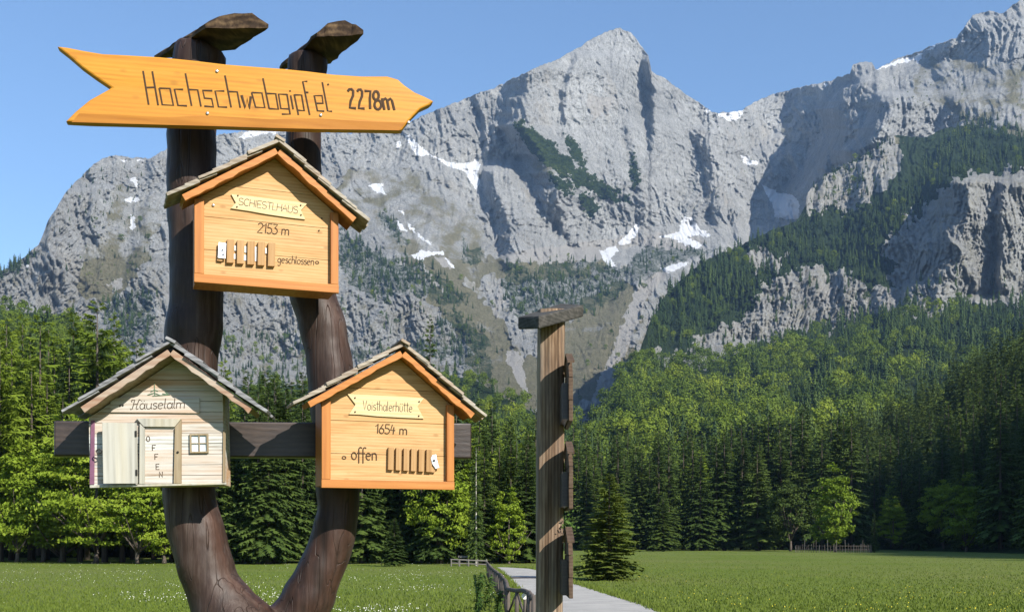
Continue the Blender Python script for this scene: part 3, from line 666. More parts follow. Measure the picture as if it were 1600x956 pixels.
row('larch', [590, 640, 708, 735, 780, 815], 88, 112, [(560, 640), (650, 670), (720, 640), (800, 690)], 'yellow-green larch among the dark spruces behind the left meadow', 'larches behind the left meadow', (.75, 1.0), 1)
row('beech', [690, 722, 800], 80, 90, [(640, 740), (720, 730), (830, 760)], 'leafy bright green tree among the spruces left of the plain wooden post', 'leafy trees left of the post', (.7, .9))
L3 = 'green larch in the wood at the far left behind the meadow'
row('larch', range(-120, 270, 24), 88, 105, [(-100, 520), (0, 520), (60, 560), (100, 600), (250, 640)], L3, 'larches at the far left', (.8, 1.1))
row('larch', range(-100, 270, 26), 106, 140, [(-100, 470), (0, 470), (50, 500), (110, 500), (180, 500), (250, 560)], L3, 'larches at the far left', (.8, 1.05), 4)
row('spruce', range(-90, 260, 34), 104, 125, [(-100, 500), (0, 490), (60, 530), (250, 600)], 'spruce among the larches in the wood at the far left', 'spruces at the far left', (.8, 1.0), 2)
row('beech', [-30, 20, 60, 100, 250, 285], 82, 96, [(-50, 700), (60, 690), (150, 700), (300, 720)], 'bright leafy tree at the edge of the far left wood', 'leafy trees at the far left', (.8, 1.1))
L5 = 'spruce in the dark tree line along the far edge of the right meadow'
row('spruce', range(905, 1225, 13), 190, 225, [(900, 700), (960, 690), (1020, 700), (1100, 690), (1160, 680), (1230, 700)], L5, 'spruces along the far meadow edge', (.9, 1.25))
row('spruce', range(900, 1260, 17), 232, 262, [(900, 670), (1000, 680), (1100, 670), (1150, 660), (1250, 640)], L5, 'spruces along the far meadow edge', (.8, 1.1), 6)
row('spruce', range(1215, 1345, 13), 205, 240, [(1200, 680), (1250, 650), (1340, 640)], L5, 'spruces along the far meadow edge', (.9, 1.2))
row('larch', [1083, 1092, 1150, 925, 905], 215, 230, [(900, 720), (1000, 700), (1090, 690), (1160, 700)], 'pale green larch standing among the dark spruces at the far meadow edge', 'larches at the far meadow edge', (.7, .9))
row('beech', [905, 925, 1260, 1345, 1375], 120, 122, [(900, 770), (930, 780), (1250, 790), (1400, 800)], 'low leafy bush at the edge of the right meadow', 'bushes at the right meadow edge', (1.1, 1.5)) if False else None

# right hill: individual trees in the picture, on the hillside
cnt = 0; hl = 'tall dark spruce on the shaded hillside at the right'
spots = []
for _ in range(6000):
    y = rnd.uniform(105, 330); x = rnd.uniform(50, 200); px = 800+x/y*F
    if px > 1680 or px < 1180: continue
    z = float(hill_z(np.array(x), np.array(y)))
    if z < 0: continue
    if any((x-a)**2+(y-b_)**2 < (4.6 if y < 220 else 5.5)**2 for a, b_ in spots): continue
    spots.append((x, y))
    if len(spots) >= 165: break
for i, (x, y) in enumerate(spots):
    z = float(hill_z(np.array(x), np.array(y)))
    px = 800+x/y*F
    if 1400 < px < 1520 and y > 150 and rnd.random() < .35:
        tree('beech', x, y, z-.3, rnd.uniform(11, 15), 'leafy bright green tree among the dark spruces on the right hillside', 'leafy trees on the right hillside', k=i, wide=rnd.uniform(.8, 1.05))
    else:
        tree('spruce', x, y, z-.3, rnd.uniform(15, 25), hl, 'spruces on the right hillside', k=i, wide=rnd.uniform(.75, 1.05))
tree('beech', base_at(1432, 232), 232, float(hill_z(np.array(base_at(1432, 232)), np.array(232.)))-.3, 15, 'broad yellow-green beech lit by the sun in the dark right hillside', k=1, wide=1.15)

# ------------------------------------------------------------------ far forests
CON = [far_con(i, Rm=[2.8, 3.3, 2.5][i % 3]) for i in range(5)]; LEA = [far_leaf(50+i) for i in range(5)]
LAT = [far_leaf(90+i, H=3.0, Rm=2.8, n=70) for i in range(3)]
CONm = [tris_mesh('far_spruce_mesh', T, M_farcon, ti) for T, ti in CON]; LEAm = [tris_mesh('far_leaf_mesh', T, M_farleaf, ti) for T, ti in LEA]
far = []        # (kind, variant, x,y,z, scale, widen, projected size)
def in_sky(skyl, u, v): return v > np.interp(u, [p[0] for p in skyl], [p[1] for p in skyl])
def scatter(polys, dens, depth, skyl, pc, hc=(13, 21), hl_=(9, 14), wob=8, thin=None):
    for poly in polys:
        xs = [p[0] for p in poly]; ys = [p[1] for p in poly]
        A = (max(xs)-min(xs))*(max(ys)-min(ys)); n = int(A*dens)
        u = rng.uniform(min(xs), max(xs), n); v_ = rng.uniform(min(ys), max(ys), n)
        ok = poly_soft(poly, u, v_, wob, 33, 16) & in_sky(skyl, u, v_); u, v_ = u[ok], v_[ok]
        if thin is not None: k = thin(u, v_) < rng.random(len(u)); u, v_ = u[k], v_[k]
        if not len(u): continue
        D = depth(u, v_); pcn = pc(u, v_) if callable(pc) else np.full(len(u), pc)
        for i in range(len(u)):
            con = rng.random() < pcn[i]; h = rng.uniform(*(hc if con else hl_))
            far.append(('c' if con else 'l', int(rng.integers(0, 5)), (u[i]-800)/F*D[i], D[i]+1, ZC+(HV-v_[i])/F*D[i]-.8, h/(18. if con else 14.), rng.uniform(.85, 1.25), h/D[i]))
for p, d in zip(FOR1, (.03, .02, .022, .01, .02, .05, .012, .012, .002)): scatter([p], d, depth1, SKY1, .92, (7, 19), wob=22)
scatter([[(90, 260), (240, 260), (240, 430), (90, 430)]], .0022, depth1, SKY1, .9, (7, 12)); scatter([[(440, 430), (760, 430), (800, 600), (440, 600)]], .0022, depth1, SKY1, .8, (8, 14))
scatter([[(110, 300), (230, 300), (215, 460), (130, 450)], [(1050, 190), (1200, 200), (1180, 330), (1060, 330)], [(1280, 130), (1600, 100), (1600, 200), (1400, 190)]], .004, depth1, SKY1, .5, (3.5, 7), (3, 6)); scatter([[(300, 520), (480, 520), (480, 610), (300, 610)]], .012, depth1, SKY1, .8, (10, 15)); scatter([[(900, 470), (1010, 430), (1000, 640), (900, 640)]], .0015, depth1, SKY1, .6, (6, 10))
scatter([[(1500, 180), (1640, 210), (1640, 250), (1500, 235)]], .03, depth1, SKY1, 1., (12, 18))
U1 = [(1010, 470), (1060, 425), (1110, 400), (1160, 385), (1260, 345), (1330, 345), (1400, 310), (1440, 262), (1490, 205), (1540, 195), (1660, 225), (1660, 268), (1540, 275), (1480, 300), (1440, 345), (1400, 385), (1370, 425), (1310, 425), (1240, 420), (1190, 450), (1110, 505), (1060, 545), (1015, 550)]
scatter([U1], .027, depth2, SKY2, .93, (9, 23), thin=lambda u, v: .25+.5*cl2(u, v))
scatter([[(1255, 330), (1265, 280), (1400, 212), (1400, 260), (1330, 340)]], .012, depth2, SKY2, .9, (9, 14))
scatter([[(1060, 440), (1660, 430), (1660, 520), (1060, 570)]], .012, depth2, SKY2, .9, (10, 17), thin=lambda u, v: .8*cl2(u, v))
def pc2(u, v):
    g = sstep(-.15, .2, fbm(u/60, v/45, 3, 91)+.3*sstep(1270, 1400, u)+.3*sstep(575, 520, v)-.24); gl = np.interp(v, [530, 740], [1302, 1240]); g = np.where(np.abs(u-gl-6) < 17, 1.0, g); return .2+.72*g
scatter([[(880, 700), (930, 690), (965, 600), (1010, 565), (1150, 560), (1260, 525), (1350, 490), (1660, 480), (1660, 650), (1500, 700), (880, 720)]], .0115, depth2, SKY2, pc2, (15, 23), (13, 20))
scatter([[(860, 700), (1660, 680), (1660, 830), (860, 850)]], .0065, depth2, SKY2, pc2, (14, 21), (10, 15))
def pc4(u, v): return np.clip(.35+.9*fbm(u/45, v/35, 3, 95)+.3*sstep(560, 700, u)*sstep(640, 560, v), .05, .95)
scatter([[(-150, 480), (120, 480), (250, 570), (600, 560), (740, 575), (840, 640), (1000, 670), (1040, 800), (-150, 760)]], .0085, depth4, SKY4, pc4, (12, 18), (9, 14))
scatter([[(-150, 620), (1000, 680), (1050, 850), (-150, 850)]], .0025, depth4, SKY4, pc4, (10, 16), (8, 12))
far.sort(key=lambda t: -t[7])
visible = lambda t: -10 < 800+t[2]/t[3]*F < 1610
budget = {'c': 60, 'l': 220}; used = {'c': 0, 'l': 0}; merged = {'c': [], 'l': []}
names = {'c': ('spruce_tree', 'tree', 'dark spruce in the mixed forest on the slopes behind the meadow', 'spruces on the slopes behind the meadow', CONm),
         'l': ('broadleaf_tree', 'tree', 'fresh green broadleaf tree in the mixed forest on the slopes behind the meadow', 'broadleaf trees on the slopes behind the meadow', LEAm)}
for t in far:
    k = t[0]
    if used[k] < budget[k] and visible(t):
        used[k] += 1; nm = names[k]; o = link(nm[0], nm[4][t[1]]); o.location = (t[2], t[3], t[4]); o.rotation_euler.z = rnd.uniform(0, 6.28)
        o.scale = (t[5]*t[6], t[5]*t[6], t[5]); tag(o, nm[2], nm[1], nm[3])
    else: merged[k].append(t)
def merge(name, lst, protos, mt, label):
    Vs = []; Ts = []
    for (k, vr, x, y, z, s, wd, _) in lst:
        T, ti = protos[vr % len(protos)]; a = rng.uniform(0, 6.28); c, sn = math.cos(a), math.sin(a)
        V = T.reshape(-1, 3); W = np.empty_like(V, dtype=np.float32)
        W[:, 0] = (V[:, 0]*c-V[:, 1]*sn)*s*wd+x; W[:, 1] = (V[:, 0]*sn+V[:, 1]*c)*s*wd+y; W[:, 2] = V[:, 2]*s+z
        grove = 1.1*float(fbm(np.array(x/110), np.array(y/160+z/60), 3, 201)); Vs.append(W); Ts.append(np.repeat(ti*.4+.45+grove+rng.uniform(-.3, .35), 3))
    V = np.concatenate(Vs); Tn = np.clip(np.concatenate(Ts), 0, 1.4)
    o = link(name, mesh_np(name, V, np.arange(len(V)).reshape(-1, 3), mt, False, dict(tint=Tn), 3)); tag(o, label, 'forest', None, 'stuff'); return o
merge('conifer_forest', merged['c'], CON, M_farcon, 'dark conifer forest covering the far slopes and ledges')
merge('broadleaf_forest', merged['l'], LEA, M_farleaf, 'fresh green broadleaf forest on the far lower slopes')
lat = []
for poly, d in zip(LATSCHEN, (.16, .14, .14, .14, .14)):
    xs = [p[0] for p in poly]; ys = [p[1] for p in poly]; n_ = int((max(xs)-min(xs))*(max(ys)-min(ys))*d)
    u = rng.uniform(min(xs), max(xs), n_); v_ = rng.uniform(min(ys), max(ys), n_); ok = poly_soft(poly, u, v_, 9, 80, 12); u, v_ = u[ok], v_[ok]; D = depth1(u, v_)
    for i in range(len(u)): lat.append(('p', int(rng.integers(0, 3)), (u[i]-800)/F*D[i], D[i]-1, ZC+(HV-v_[i])/F*D[i]-1, rng.uniform(.8, 1.5), 1.3, 0))
merge('dwarf_pine_thicket', lat, LAT, M_farcon, 'dark green dwarf pine patches on the rocky spur below the peak')
# wood on the part of the right hill outside the frame and its upper part
hw = []
for _ in range(2600):
    x = rnd.uniform(50, 260); y = rnd.uniform(-40, 410); px = 800+x/max(y, 1)*F
    z = float(hill_z(np.array(x), np.array(y)))
    if z < .5 or (y > 0 and px < 1690 and y < 200): continue
    hw.append(('c', rnd.randrange(5), x, y, z-.5, rnd.uniform(.9, 1.35), 1.1, 0))
MID = [spruce_geo(400+i, H=18, Rm=[3.0, 3.5, 2.7][i], levels=20, nb=7, ns=3, gap=.05, tw=.5) for i in range(3)]
for nm_, sel_, pr_ in (('hillside_wood', [t for t in hw if t[3] > 5 and 800+t[2]/t[3]*F < 1690], MID), ('outer_hillside_wood', [t for t in hw if not (t[3] > 5 and 800+t[2]/t[3]*F < 1690)], CON)):
  merge(nm_, sel_, pr_, M_farcon, 'dense dark spruce wood higher up the right hillside')
print('FAR', len(far), used, len(merged['c']), len(merged['l']), len(lat), len(hw))

# ------------------------------------------------------------------ meadow tufts and flowers
def blades(n, fpos, hmin, hmax, wd, mt, name, label, cat, lean=.4):
    xy = fpos(n); n = len(xy); a = rng.uniform(0, 6.28, n); h = rng.uniform(hmin, hmax, n); l = rng.uniform(-lean, lean, (n, 2))*h[:, None]
    b0 = np.zeros((n, 3)); b0[:, :2] = xy; d = np.stack([np.cos(a)*wd, np.sin(a)*wd, np.zeros(n)], 1)
    top = b0.copy(); top[:, :2] += l; top[:, 2] += h
    T = np.stack([b0-d, b0+d, top], 1)
    o = link(name, tris_mesh(name, T, mt, rng.uniform(0, 1, n))); tag(o, label, cat, None, 'stuff'); return o
Lp = [G(*p) for p in left]; Rp = [G(*p) for p in right]; PATHPOLY = [(p.x-.05, p.y) for p in Lp]+[(p.x+.05, p.y) for p in reversed(Rp)]
def meadow_pts(n):
    v_ = rng.uniform(HV+16, 985, n)**1.0; u = rng.uniform(-20, 1620, n); Y = ZC*F/(v_-HV); x = (u-800)/F*Y
    ok = ~in_poly(PATHPOLY, x, Y); return np.stack([x, Y], 1)[ok]
M_tuft = leafmat('grass_blades', [(.15, (.075, .11, .014)), (.5, (.11, .155, .02)), (.9, (.16, .20, .04))], .3)
blades(110000, meadow_pts, .03, .09, .02, M_tuft, 'grass', 'short green meadow grass', 'grass')
M_white = plain('white_petals', (.72, .72, .66), .7); M_yellow = plain('yellow_petals', (.75, .60, .04), .7)
def flower_pts(region, cl):
    def f(n):
        v_ = rng.uniform(region[2], region[3], n); u = rng.uniform(region[0], region[1], n)
        Y = ZC*F/(v_-HV); x = (u-800)/F*Y
        k = (fbm(x/5, Y/9, 3, cl) > .05) & ~in_poly(PATHPOLY, x, Y); return np.stack([x, Y], 1)[k]
    return f
def flowers(fp, n, mt, name, label, s):
    xy = fp(n); n = len(xy); z = rng.uniform(.06, .2, n); p = np.concatenate([xy, z[:, None]], 1)
    a = rng.uniform(0, 6.28, n); d1 = np.stack([np.cos(a), np.sin(a), .2*np.ones(n)], 1)*s; d2 = np.stack([-np.sin(a)*.4, np.cos(a)*.4, .9*np.ones(n)], 1)*s
    T = np.stack([p+d1, p-d1*.5+d2, p-d1*.5-d2], 1); o = link(name, tris_mesh(name, T, mt, np.zeros(n))); tag(o, label, 'flowers', None, 'stuff')
flowers(flower_pts((-20, 790, 866, 985), 3), 5500, M_white, 'white_flowers', 'tiny white flowers scattered through the left meadow', .016)
flowers(flower_pts((940, 1620, 880, 985), 8), 800, M_yellow, 'yellow_flowers', 'tiny yellow flowers scattered through the right meadow', .015)

def verge_pts(n):
    out = []
    for k in range(n):
        side = Lp if rng.random() < .5 else Rp; i = int(rng.integers(0, len(side)-1)); t = rng.random(); p = side[i].lerp(side[i+1], t)
        if p.y < 14: continue
        out.append((p.x+rng.normal(0, .09), p.y+rng.normal(0, .2)))
    return np.array(out)
blades(9000, verge_pts, .05, .17, .02, M_tuft, 'verge_grass', 'taller grass creeping over the edges of the gravel path', 'grass')
# ------------------------------------------------------------------ foreground timber
M_post = None
m, n, b = mat('brown_peeled_log', .52, .28)
v = coords(n, (7, 7, .8)); g1 = noise(n, v, 1.3, 6, .65, 1.2); g2 = noise(n, coords(n, (26, 26, 1.6)), 1.6, 4, .7); g3 = noise(n, coords(n, (1, 1, .6)), 5, 4, .6)
f = mth(n, 'ADD', mth(n, 'MULTIPLY', g1, .45), mth(n, 'ADD', mth(n, 'MULTIPLY', g2, .35), mth(n, 'MULTIPLY', g3, .25)))
col = ramp(n, [(.3, (.005, .003, .0025)), (.43, (.018, .0105, .008)), (.55, (.042, .025, .019)), (.72, (.11, .082, .068))], f).outputs[0]
rd = ramp(n, [(.52, (0, 0, 0)), (.66, (1, 1, 1))], noise(n, coords(n, (5, 5, .7), loc=(3, 1, 2)), 1.5, 4, .6)).outputs[0]
col = mix(n, mth(n, 'MULTIPLY', rd, .3), col, (.10, .04, .025)); n.links.new(col, b.inputs['Base Color'])
ck = ramp(n, [(.47, (1, 1, 1)), (.5, (0, 0, 0)), (.53, (1, 1, 1))], noise(n, coords(n, (9, 9, .6), loc=(1, 5, 2)), 1.2, 3, .5, .6)).outputs[0]
ck2 = ramp(n, [(.488, (0, 0, 0)), (.5, (1, 1, 1)), (.512, (0, 0, 0))], noise(n, coords(n, (22, 22, .5), loc=(4, 2, 7)), 1.0, 1, .5, .1)).outputs[0]
col = mix(n, mth(n, 'MULTIPLY', ck2, .5), col, (.006, .004, .003))
vo_ = N(n, 'ShaderNodeTexVoronoi'); vo_.inputs['Scale'].default_value = 1.0; n.links.new(coords(n, (4.2, 4.2, 3.0), loc=(.3, .7, .2)), vo_.inputs['Vector'])
kn = ramp(n, [(.0, (.6, .6, .6)), (.07, (1, 1, 1)), (.10, (.2, .2, .2)), (.14, (0, 0, 0))], vo_.outputs['Distance']).outputs[0]
col = mix(n, mth(n, 'MULTIPLY', kn, .8), col, (.012, .007, .005))
lt_ = ramp(n, [(.55, (0, 0, 0)), (.7, (1, 1, 1))], noise(n, coords(n, (3, 3, 1.2), loc=(9, 2, 7)), 2.5, 6, .7)).outputs[0]
col = mix(n, mth(n, 'MULTIPLY', lt_, .3), col, (.10, .08, .07)); n.links.new(col, b.inputs['Base Color'])
bump(n, b, mth(n, 'SUBTRACT', f, mth(n, 'MULTIPLY', ck2, .4)), .7, .008); M_post = m
M_weath = wood('weathered_grey_wood', (.06, .045, .035), (.13, .10, .08), (.24, .20, .165), 'X', .8, .8, .5, .3)
M_bark_brown = wood('rough_brown_bark', (.012, .008, .005), (.05, .03, .018), (.2, .13, .07), 'Y', .8, .85, .8, .2)

def Pp(px, py, px0, Y0, a, dy=0.0):     # pixel on a vertical plane through (px0,Y0), turned by a
    dx = (px-800)/F; x0 = (px0-800)/F*Y0; n_ = (-math.sin(a), math.cos(a))
    t = (x0*n_[0]+Y0*n_[1]+dy)/(dx*n_[0]+n_[1]); return Vector((dx*t, t, ZC+(HV-py)/F*t))
YL, YR = 4.06, 4.19
post = empty('forked_signpost', (P(400, 1000, 4.12).x, 4.12, 0))
tag(post, 'forked brown log post with two upright limbs carrying the arrow and three hut signs', 'signpost')
mb = MB()
def limb(rows, Y, n=20):
    pts = []; rad = []
    for (py, l, r_) in rows: pts.append(P((l+r_)/2, py, Y)-post.location); rad.append((r_-l)/2/F*Y)
    for i in range(len(pts)):
        a_, b_ = pts[max(0, i-1)], pts[min(len(pts)-1, i+1)]; t_ = (b_-a_).normalized(); rad[i] *= abs(t_.z)
    # resample smoothly
    q = []; rr = []
    for i in range(len(pts)-1):
        p0 = pts[max(0, i-1)]; p1 = pts[i]; p2 = pts[i+1]; p3 = pts[min(len(pts)-1, i+2)]
        st = max(2, int((p2-p1).length/.035))
        for k in range(st):
            t = k/st
            q.append(.5*((2*p1)+(p2-p0)*t+(2*p0-5*p1+4*p2-p3)*t*t+(3*p1-p0-3*p2+p3)*t**3)); rr.append(rad[i]*(1-t)+rad[i+1]*t)
    q.append(pts[-1]); rr.append(rad[-1])
    mb.tube(q, [x*(1+.018*math.sin(i*1.7)+.02*math.sin(i*.6)) for i, x in enumerate(rr)], n)
limb([(76, 276, 356), (110, 268, 350), (150, 264, 345), (200, 262, 338), (260, 262, 338), (330, 262, 340), (420, 266, 346), (470, 267, 348), (505, 259, 349), (540, 256, 344), (590, 258, 338), (680, 256, 335), (765, 255, 335), (800, 257, 342), (850, 266, 357), (900, 279, 372), (925, 286, 386), (950, 291, 410), (1000, 312, 452), (1080, 352, 468), (1200, 358, 470)], YL)
limb([(88, 450, 512), (150, 447, 507), (200, 446, 503), (260, 446, 503), (340, 448, 508), (430, 451, 519), (465, 453, 526), (500, 464, 539), (550, 474, 549), (620, 483, 560), (700, 492, 566), (765, 494, 562), (800, 495, 561), (850, 481, 554), (900, 455, 538), (925, 440, 530), (950, 425, 519), (1000, 392, 492), (1080, 362, 462), (1200, 356, 462)], YR)
c0 = P(410, 1150, 4.12)-post.location
mb.tube([(c0.x, 0, c0.z+.25), (c0.x, 0, c0.z), (c0.x+.01, 0, .6), (c0.x, 0, .25), (c0.x, 0, -.15)], [.13, .17, .18, .2, .24], 20)
o = mb.build('forked_trunk', M_post, post, True)
rm = o.modifiers.new('remesh', 'REMESH'); rm.mode = 'VOXEL'; rm.voxel_size = .011; rm.use_smooth_shade = True
sm = o.modifiers.new('smooth', 'SMOOTH'); sm.iterations = 10; sm.factor = .6
dt = bpy.data.textures.new('lumps', 'CLOUDS'); dt.noise_scale = .12
dm = o.modifiers.new('lumps', 'DISPLACE'); dm.texture = dt; dm.strength = .012; dm.mid_level = .5
# cross beam
A15 = R(15); bx0 = (300, 4.02)
mb = MB(); bp = [Pp(*q, *bx0, A15) for q in ((84, 712), (737, 716), (737, 661), (84, 657))]; nb_ = Vector((-math.sin(A15), math.cos(A15), 0))*.07
mb.hexa([p-post.location for p in (bp[0], bp[1], bp[1]+nb_, bp[0]+nb_, bp[3], bp[2], bp[2]+nb_, bp[3]+nb_)])
mb.build('crossbeam', M_darkwood, post, bevel=.006)
# cap boards
def slab(b0, b1, f0, f1, Yb, Yf, thick, name, mt, parent, seed):
    q = random.Random(seed); mb = MB(); n_u, n_w = 10, 7; lo = [P(*b0, Yb), P(*b1, Yb), P(*f1, Yf), P(*f0, Yf)]
    bot = []; top = []
    for i in range(n_u+1):
        for j in range(n_w+1):
            s, t = i/n_u, j/n_w
            p = lo[0].lerp(lo[3], s).lerp(lo[1].lerp(lo[2], s), t)
            e = (j in (0, n_w) or i in (0, n_u)); jig = Vector((q.uniform(-1, 1), q.uniform(-1, 1), 0))*(.004 if e else 0)
            arch = 1-abs(2*t-1)**2.2
            bot.append(p+jig); top.append(p+jig*1.8+Vector((0, 0, thick*(.25+.75*arch)*q.uniform(.88, 1.1))))
    W = n_w+1; vs_ = [p-parent.location for p in bot+top]; K = len(bot); fs = []
    for i in range(n_u):
        for j in range(n_w):
            a = i*W+j; fs.append((a, a+1, a+W+1, a+W)); fs.append((K+a, K+a+W, K+a+W+1, K+a+1))
    for j in range(n_w): fs.append((j, K+j, K+j+1, j+1)); a = n_u*W+j; fs.append((a, a+1, K+a+1, K+a))
    for i in range(n_u): a = i*W; fs.append((a, a+W, K+a+W, K+a)); a = i*W+n_w; fs.append((a, K+a, K+a+W, a+W))
    mb.add(vs_, fs); return mb.build(name, mt, parent)
slab((243, 94), (367, 78), (322, 44), (419, 44), 4.20, 3.88, .055, 'cap_board', M_bark_brown, post, 4)
slab((437, 110), (516, 100), (494, 58), (568, 54), 4.33, 4.02, .055, 'cap_board', M_bark_brown, post, 9)

# ------------------------------------------------------------------ wood for the signs
M_arrow = wood('varnished_yellow_pine', (.46, .17, .015), (.62, .275, .022), (.72, .36, .042), 'X', 1.3, .42, .14, .6, .3, ((.46, .19, .03), .45))
M_pine = wood('pale_larch_boards', (.42, .21, .08), (.61, .375, .17), (.74, .51, .27), 'X', 1.9, .55, .14, .6, .12, ((.50, .26, .09), .45))
M_frame = wood('orange_larch_frame', (.38, .13, .03), (.52, .20, .045), (.60, .26, .07), 'Z', 1.0, .5, .12, .3)
M_framex = wood('orange_larch_rail', (.38, .13, .03), (.52, .20, .045), (.60, .26, .07), 'X', 1.0, .5, .12, .3)
M_shingle = wood('grey_shingles', (.16, .13, .10), (.38, .34, .28), (.60, .55, .47), 'X', 1.2, .8, .5, .2, .2, ((.30, .15, .07), .35))
M_shingle_old = wood('old_grey_shingles', (.09, .09, .10), (.25, .25, .26), (.45, .45, .47), 'X', 1.2, .8, .5, .2)
M_plate = wood('pale_plate_wood', (.60, .44, .20), (.72, .56, .30), (.80, .66, .40), 'X', 1.2, .5, .08, .1)
M_burn = plain('burnt_lettering', (.055, .03, .015), .8)
M_burn2 = plain('grey_lettering', (.07, .05, .035), .8)
M_slat = wood('slat_wood', (.36, .19, .07), (.47, .27, .11), (.55, .34, .16), 'Z', 1.4, .6, .15, .1)
M_metal = plain('galvanised_metal', (.62, .63, .66), .35, .85, .3, 90)
M_paintw = plain('white_paint_strip', (.72, .70, .66), .6)
M_old = wood('worn_white_painted_boards', (.26, .19, .13), (.64, .64, .60), (.84, .85, .84), 'X', 1.5, .7, .3, .6, .2, ((.42, .22, .09), .8))
M_olddoor = wood('worn_grey_door', (.28, .27, .23), (.48, .47, .42), (.60, .59, .53), 'Z', .9, .7, .2, .1, .2, ((.44, .36, .2), .5))
M_oldframe = wood('worn_brown_trim', (.20, .14, .08), (.34, .26, .16), (.46, .38, .26), 'Z', 1.2, .7, .25, .2)
M_oldbarge = wood('flaking_red_barge', (.22, .10, .06), (.38, .22, .14), (.50, .40, .30), 'X', 1.0, .75, .3, .3, .2, ((.45, .42, .36), .6))
M_purple = plain('purple_painted_edge', (.16, .07, .12), .7)
M_dark = plain('dark_opening', (.03, .025, .02), .8)
M_iron = plain('dark_iron', (.05, .045, .04), .5, .7)
M_greenpaint = plain('green_painted_spruce', (.10, .16, .10), .7)

# stroke alphabet: baseline 0, capitals 1 high, small letters .6; y up
def arc(cx, cy, rx, ry, a0, a1, n=8): return [(cx+rx*math.cos(R(a0+(a1-a0)*i/n)), cy+ry*math.sin(R(a0+(a1-a0)*i/n))) for i in range(n+1)]
o_ = arc(.25, .3, .22, .3, 90, 450, 12)
GL = {
 'S': (.6, [arc(.3, .76, .24, .24, 30, 270, 8)+arc(.3, .26, .26, .26, 90, -150, 8)]), 'C': (.62, [arc(.34, .5, .3, .5, 50, 310, 10)]),
 'H': (.62, [[(.05, 0), (.05, 1)], [(.55, 0), (.55, 1)], [(.05, .52), (.55, .52)]]), 'I': (.22, [[(.1, 0), (.1, 1)]]),
 'E': (.52, [[(.5, 1), (.05, 1), (.05, 0), (.5, 0)], [(.05, .52), (.42, .52)]]), 'T': (.58, [[(0, 1), (.56, 1)], [(.28, 1), (.28, 0)]]),
 'L': (.5, [[(.06, 1), (.06, 0), (.48, 0)]]), 'A': (.62, [[(0, 0), (.3, 1), (.6, 0)], [(.12, .38), (.48, .38)]]),
 'U': (.6, [[(.05, 1), (.05, .3)]+arc(.3, .28, .25, .28, 180, 360, 7)+[(.55, 1)]]), 'O': (.62, [arc(.3, .5, .27, .48, 90, 450, 14)]),
 'F': (.5, [[(.5, 1), (.05, 1), (.05, 0)], [(.05, .52), (.4, .52)]]), 'N': (.6, [[(.05, 0), (.05, 1), (.55, 0), (.55, 1)]]), 'V': (.6, [[(0, 1), (.25, 0), (.5, 1)]]),
 '1': (.36, [[(.03, .72), (.24, 1), (.24, 0)]]), '2': (.56, [arc(.26, .74, .24, .25, 160, -30, 7)+[(.02, 0), (.52, 0)]]),
 '3': (.54, [[(.03, 1), (.46, 1), (.2, .6)]+arc(.22, .3, .27, .3, 80, -140, 8)]), '4': (.56, [[(.2, 1), (.06, .4), (.5, .4)], [(.36, .75), (.32, 0)]]),
 '5': (.54, [[(.48, 1), (.1, 1), (.07, .56)]+arc(.22, .3, .27, .3, 110, -140, 9)]), '6': (.54, [[(.38, 1), (.1, .5)]+arc(.26, .28, .22, .28, 150, -210, 12)]),
 'm': (.82, [[(.05, 0), (.05, .6)], [(.05, .42)]+arc(.22, .42, .15, .17, 160, 0, 5)+[(.38, 0)], [(.38, .42)]+arc(.55, .42, .16, .17, 160, 0, 5)+[(.72, 0)]]),
 'g': (.56, [arc(.25, .32, .2, .28, 60, 400, 10), [(.45, .6), (.45, -.2)]+arc(.26, -.2, .19, .18, 0, -150, 6)]),
 'e': (.54, [[(.06, .32), (.44, .36)]+arc(.25, .3, .21, .3, 20, 310, 10)]), 's': (.44, [arc(.22, .46, .16, .14, 30, 270, 6)+arc(.22, .16, .17, .16, 90, -150, 6)]),
 'c': (.46, [arc(.25, .3, .2, .3, 50, 310, 8)]), 'h': (.54, [[(.06, 0), (.06, 1.05)], [(.06, .38)]+arc(.25, .4, .18, .2, 160, 0, 5)+[(.43, 0)]]),
 'l': (.24, [[(.06, 1.05), (.06, .1), (.18, 0)]]), 'o': (.54, [o_]), 'n': (.54, [[(.06, 0), (.06, .6)], [(.06, .4)]+arc(.25, .4, .18, .2, 160, 0, 5)+[(.43, 0)]]),
 'f': (.38, [arc(.3, .85, .16, .2, 40, 180, 5)+[(.14, -.3)], [(0, .55), (.32, .55)]]), 'a': (.56, [arc(.25, .3, .2, .3, 60, 400, 10), [(.46, .6), (.46, .08), (.54, 0)]]),
 'i': (.24, [[(.1, .6), (.1, 0)], [(.1, .8), (.11, .86)]]), 't': (.38, [[(.16, 1), (.16, .1), (.28, 0)], [(0, .72), (.34, .72)]]), 'd': (.56, [arc(.25, .3, .2, .3, 60, 400, 10), [(.46, 1.05), (.46, 0)]]),
 'r': (.4, [[(.06, 0), (.06, .6)], [(.06, .36)]+arc(.24, .42, .17, .18, 170, 40, 4)]), 'u': (.56, [[(.06, .6), (.06, .2)]+arc(.25, .2, .19, .2, 180, 350, 5)+[(.45, .6)], [(.45, .2), (.52, 0)]]),
 'w': (.7, [[(0, .6), (.15, 0), (.32, .5), (.5, 0), (.65, .6)]]), ' ': (.35, []), '/': (.3, []),
 'ü': (.56, [[(.06, .6), (.06, .2)]+arc(.25, .2, .19, .2, 180, 350, 5)+[(.45, .6)], [(.14, .8), (.15, .88)], [(.36, .8), (.37, .88)]]),
 'ä': (.56, [arc(.25, .3, .2, .3, 60, 400, 10), [(.46, .6), (.46, .08), (.56, 0)], [(.14, .8), (.15, .88)], [(.36, .8), (.37, .88)]]),
}
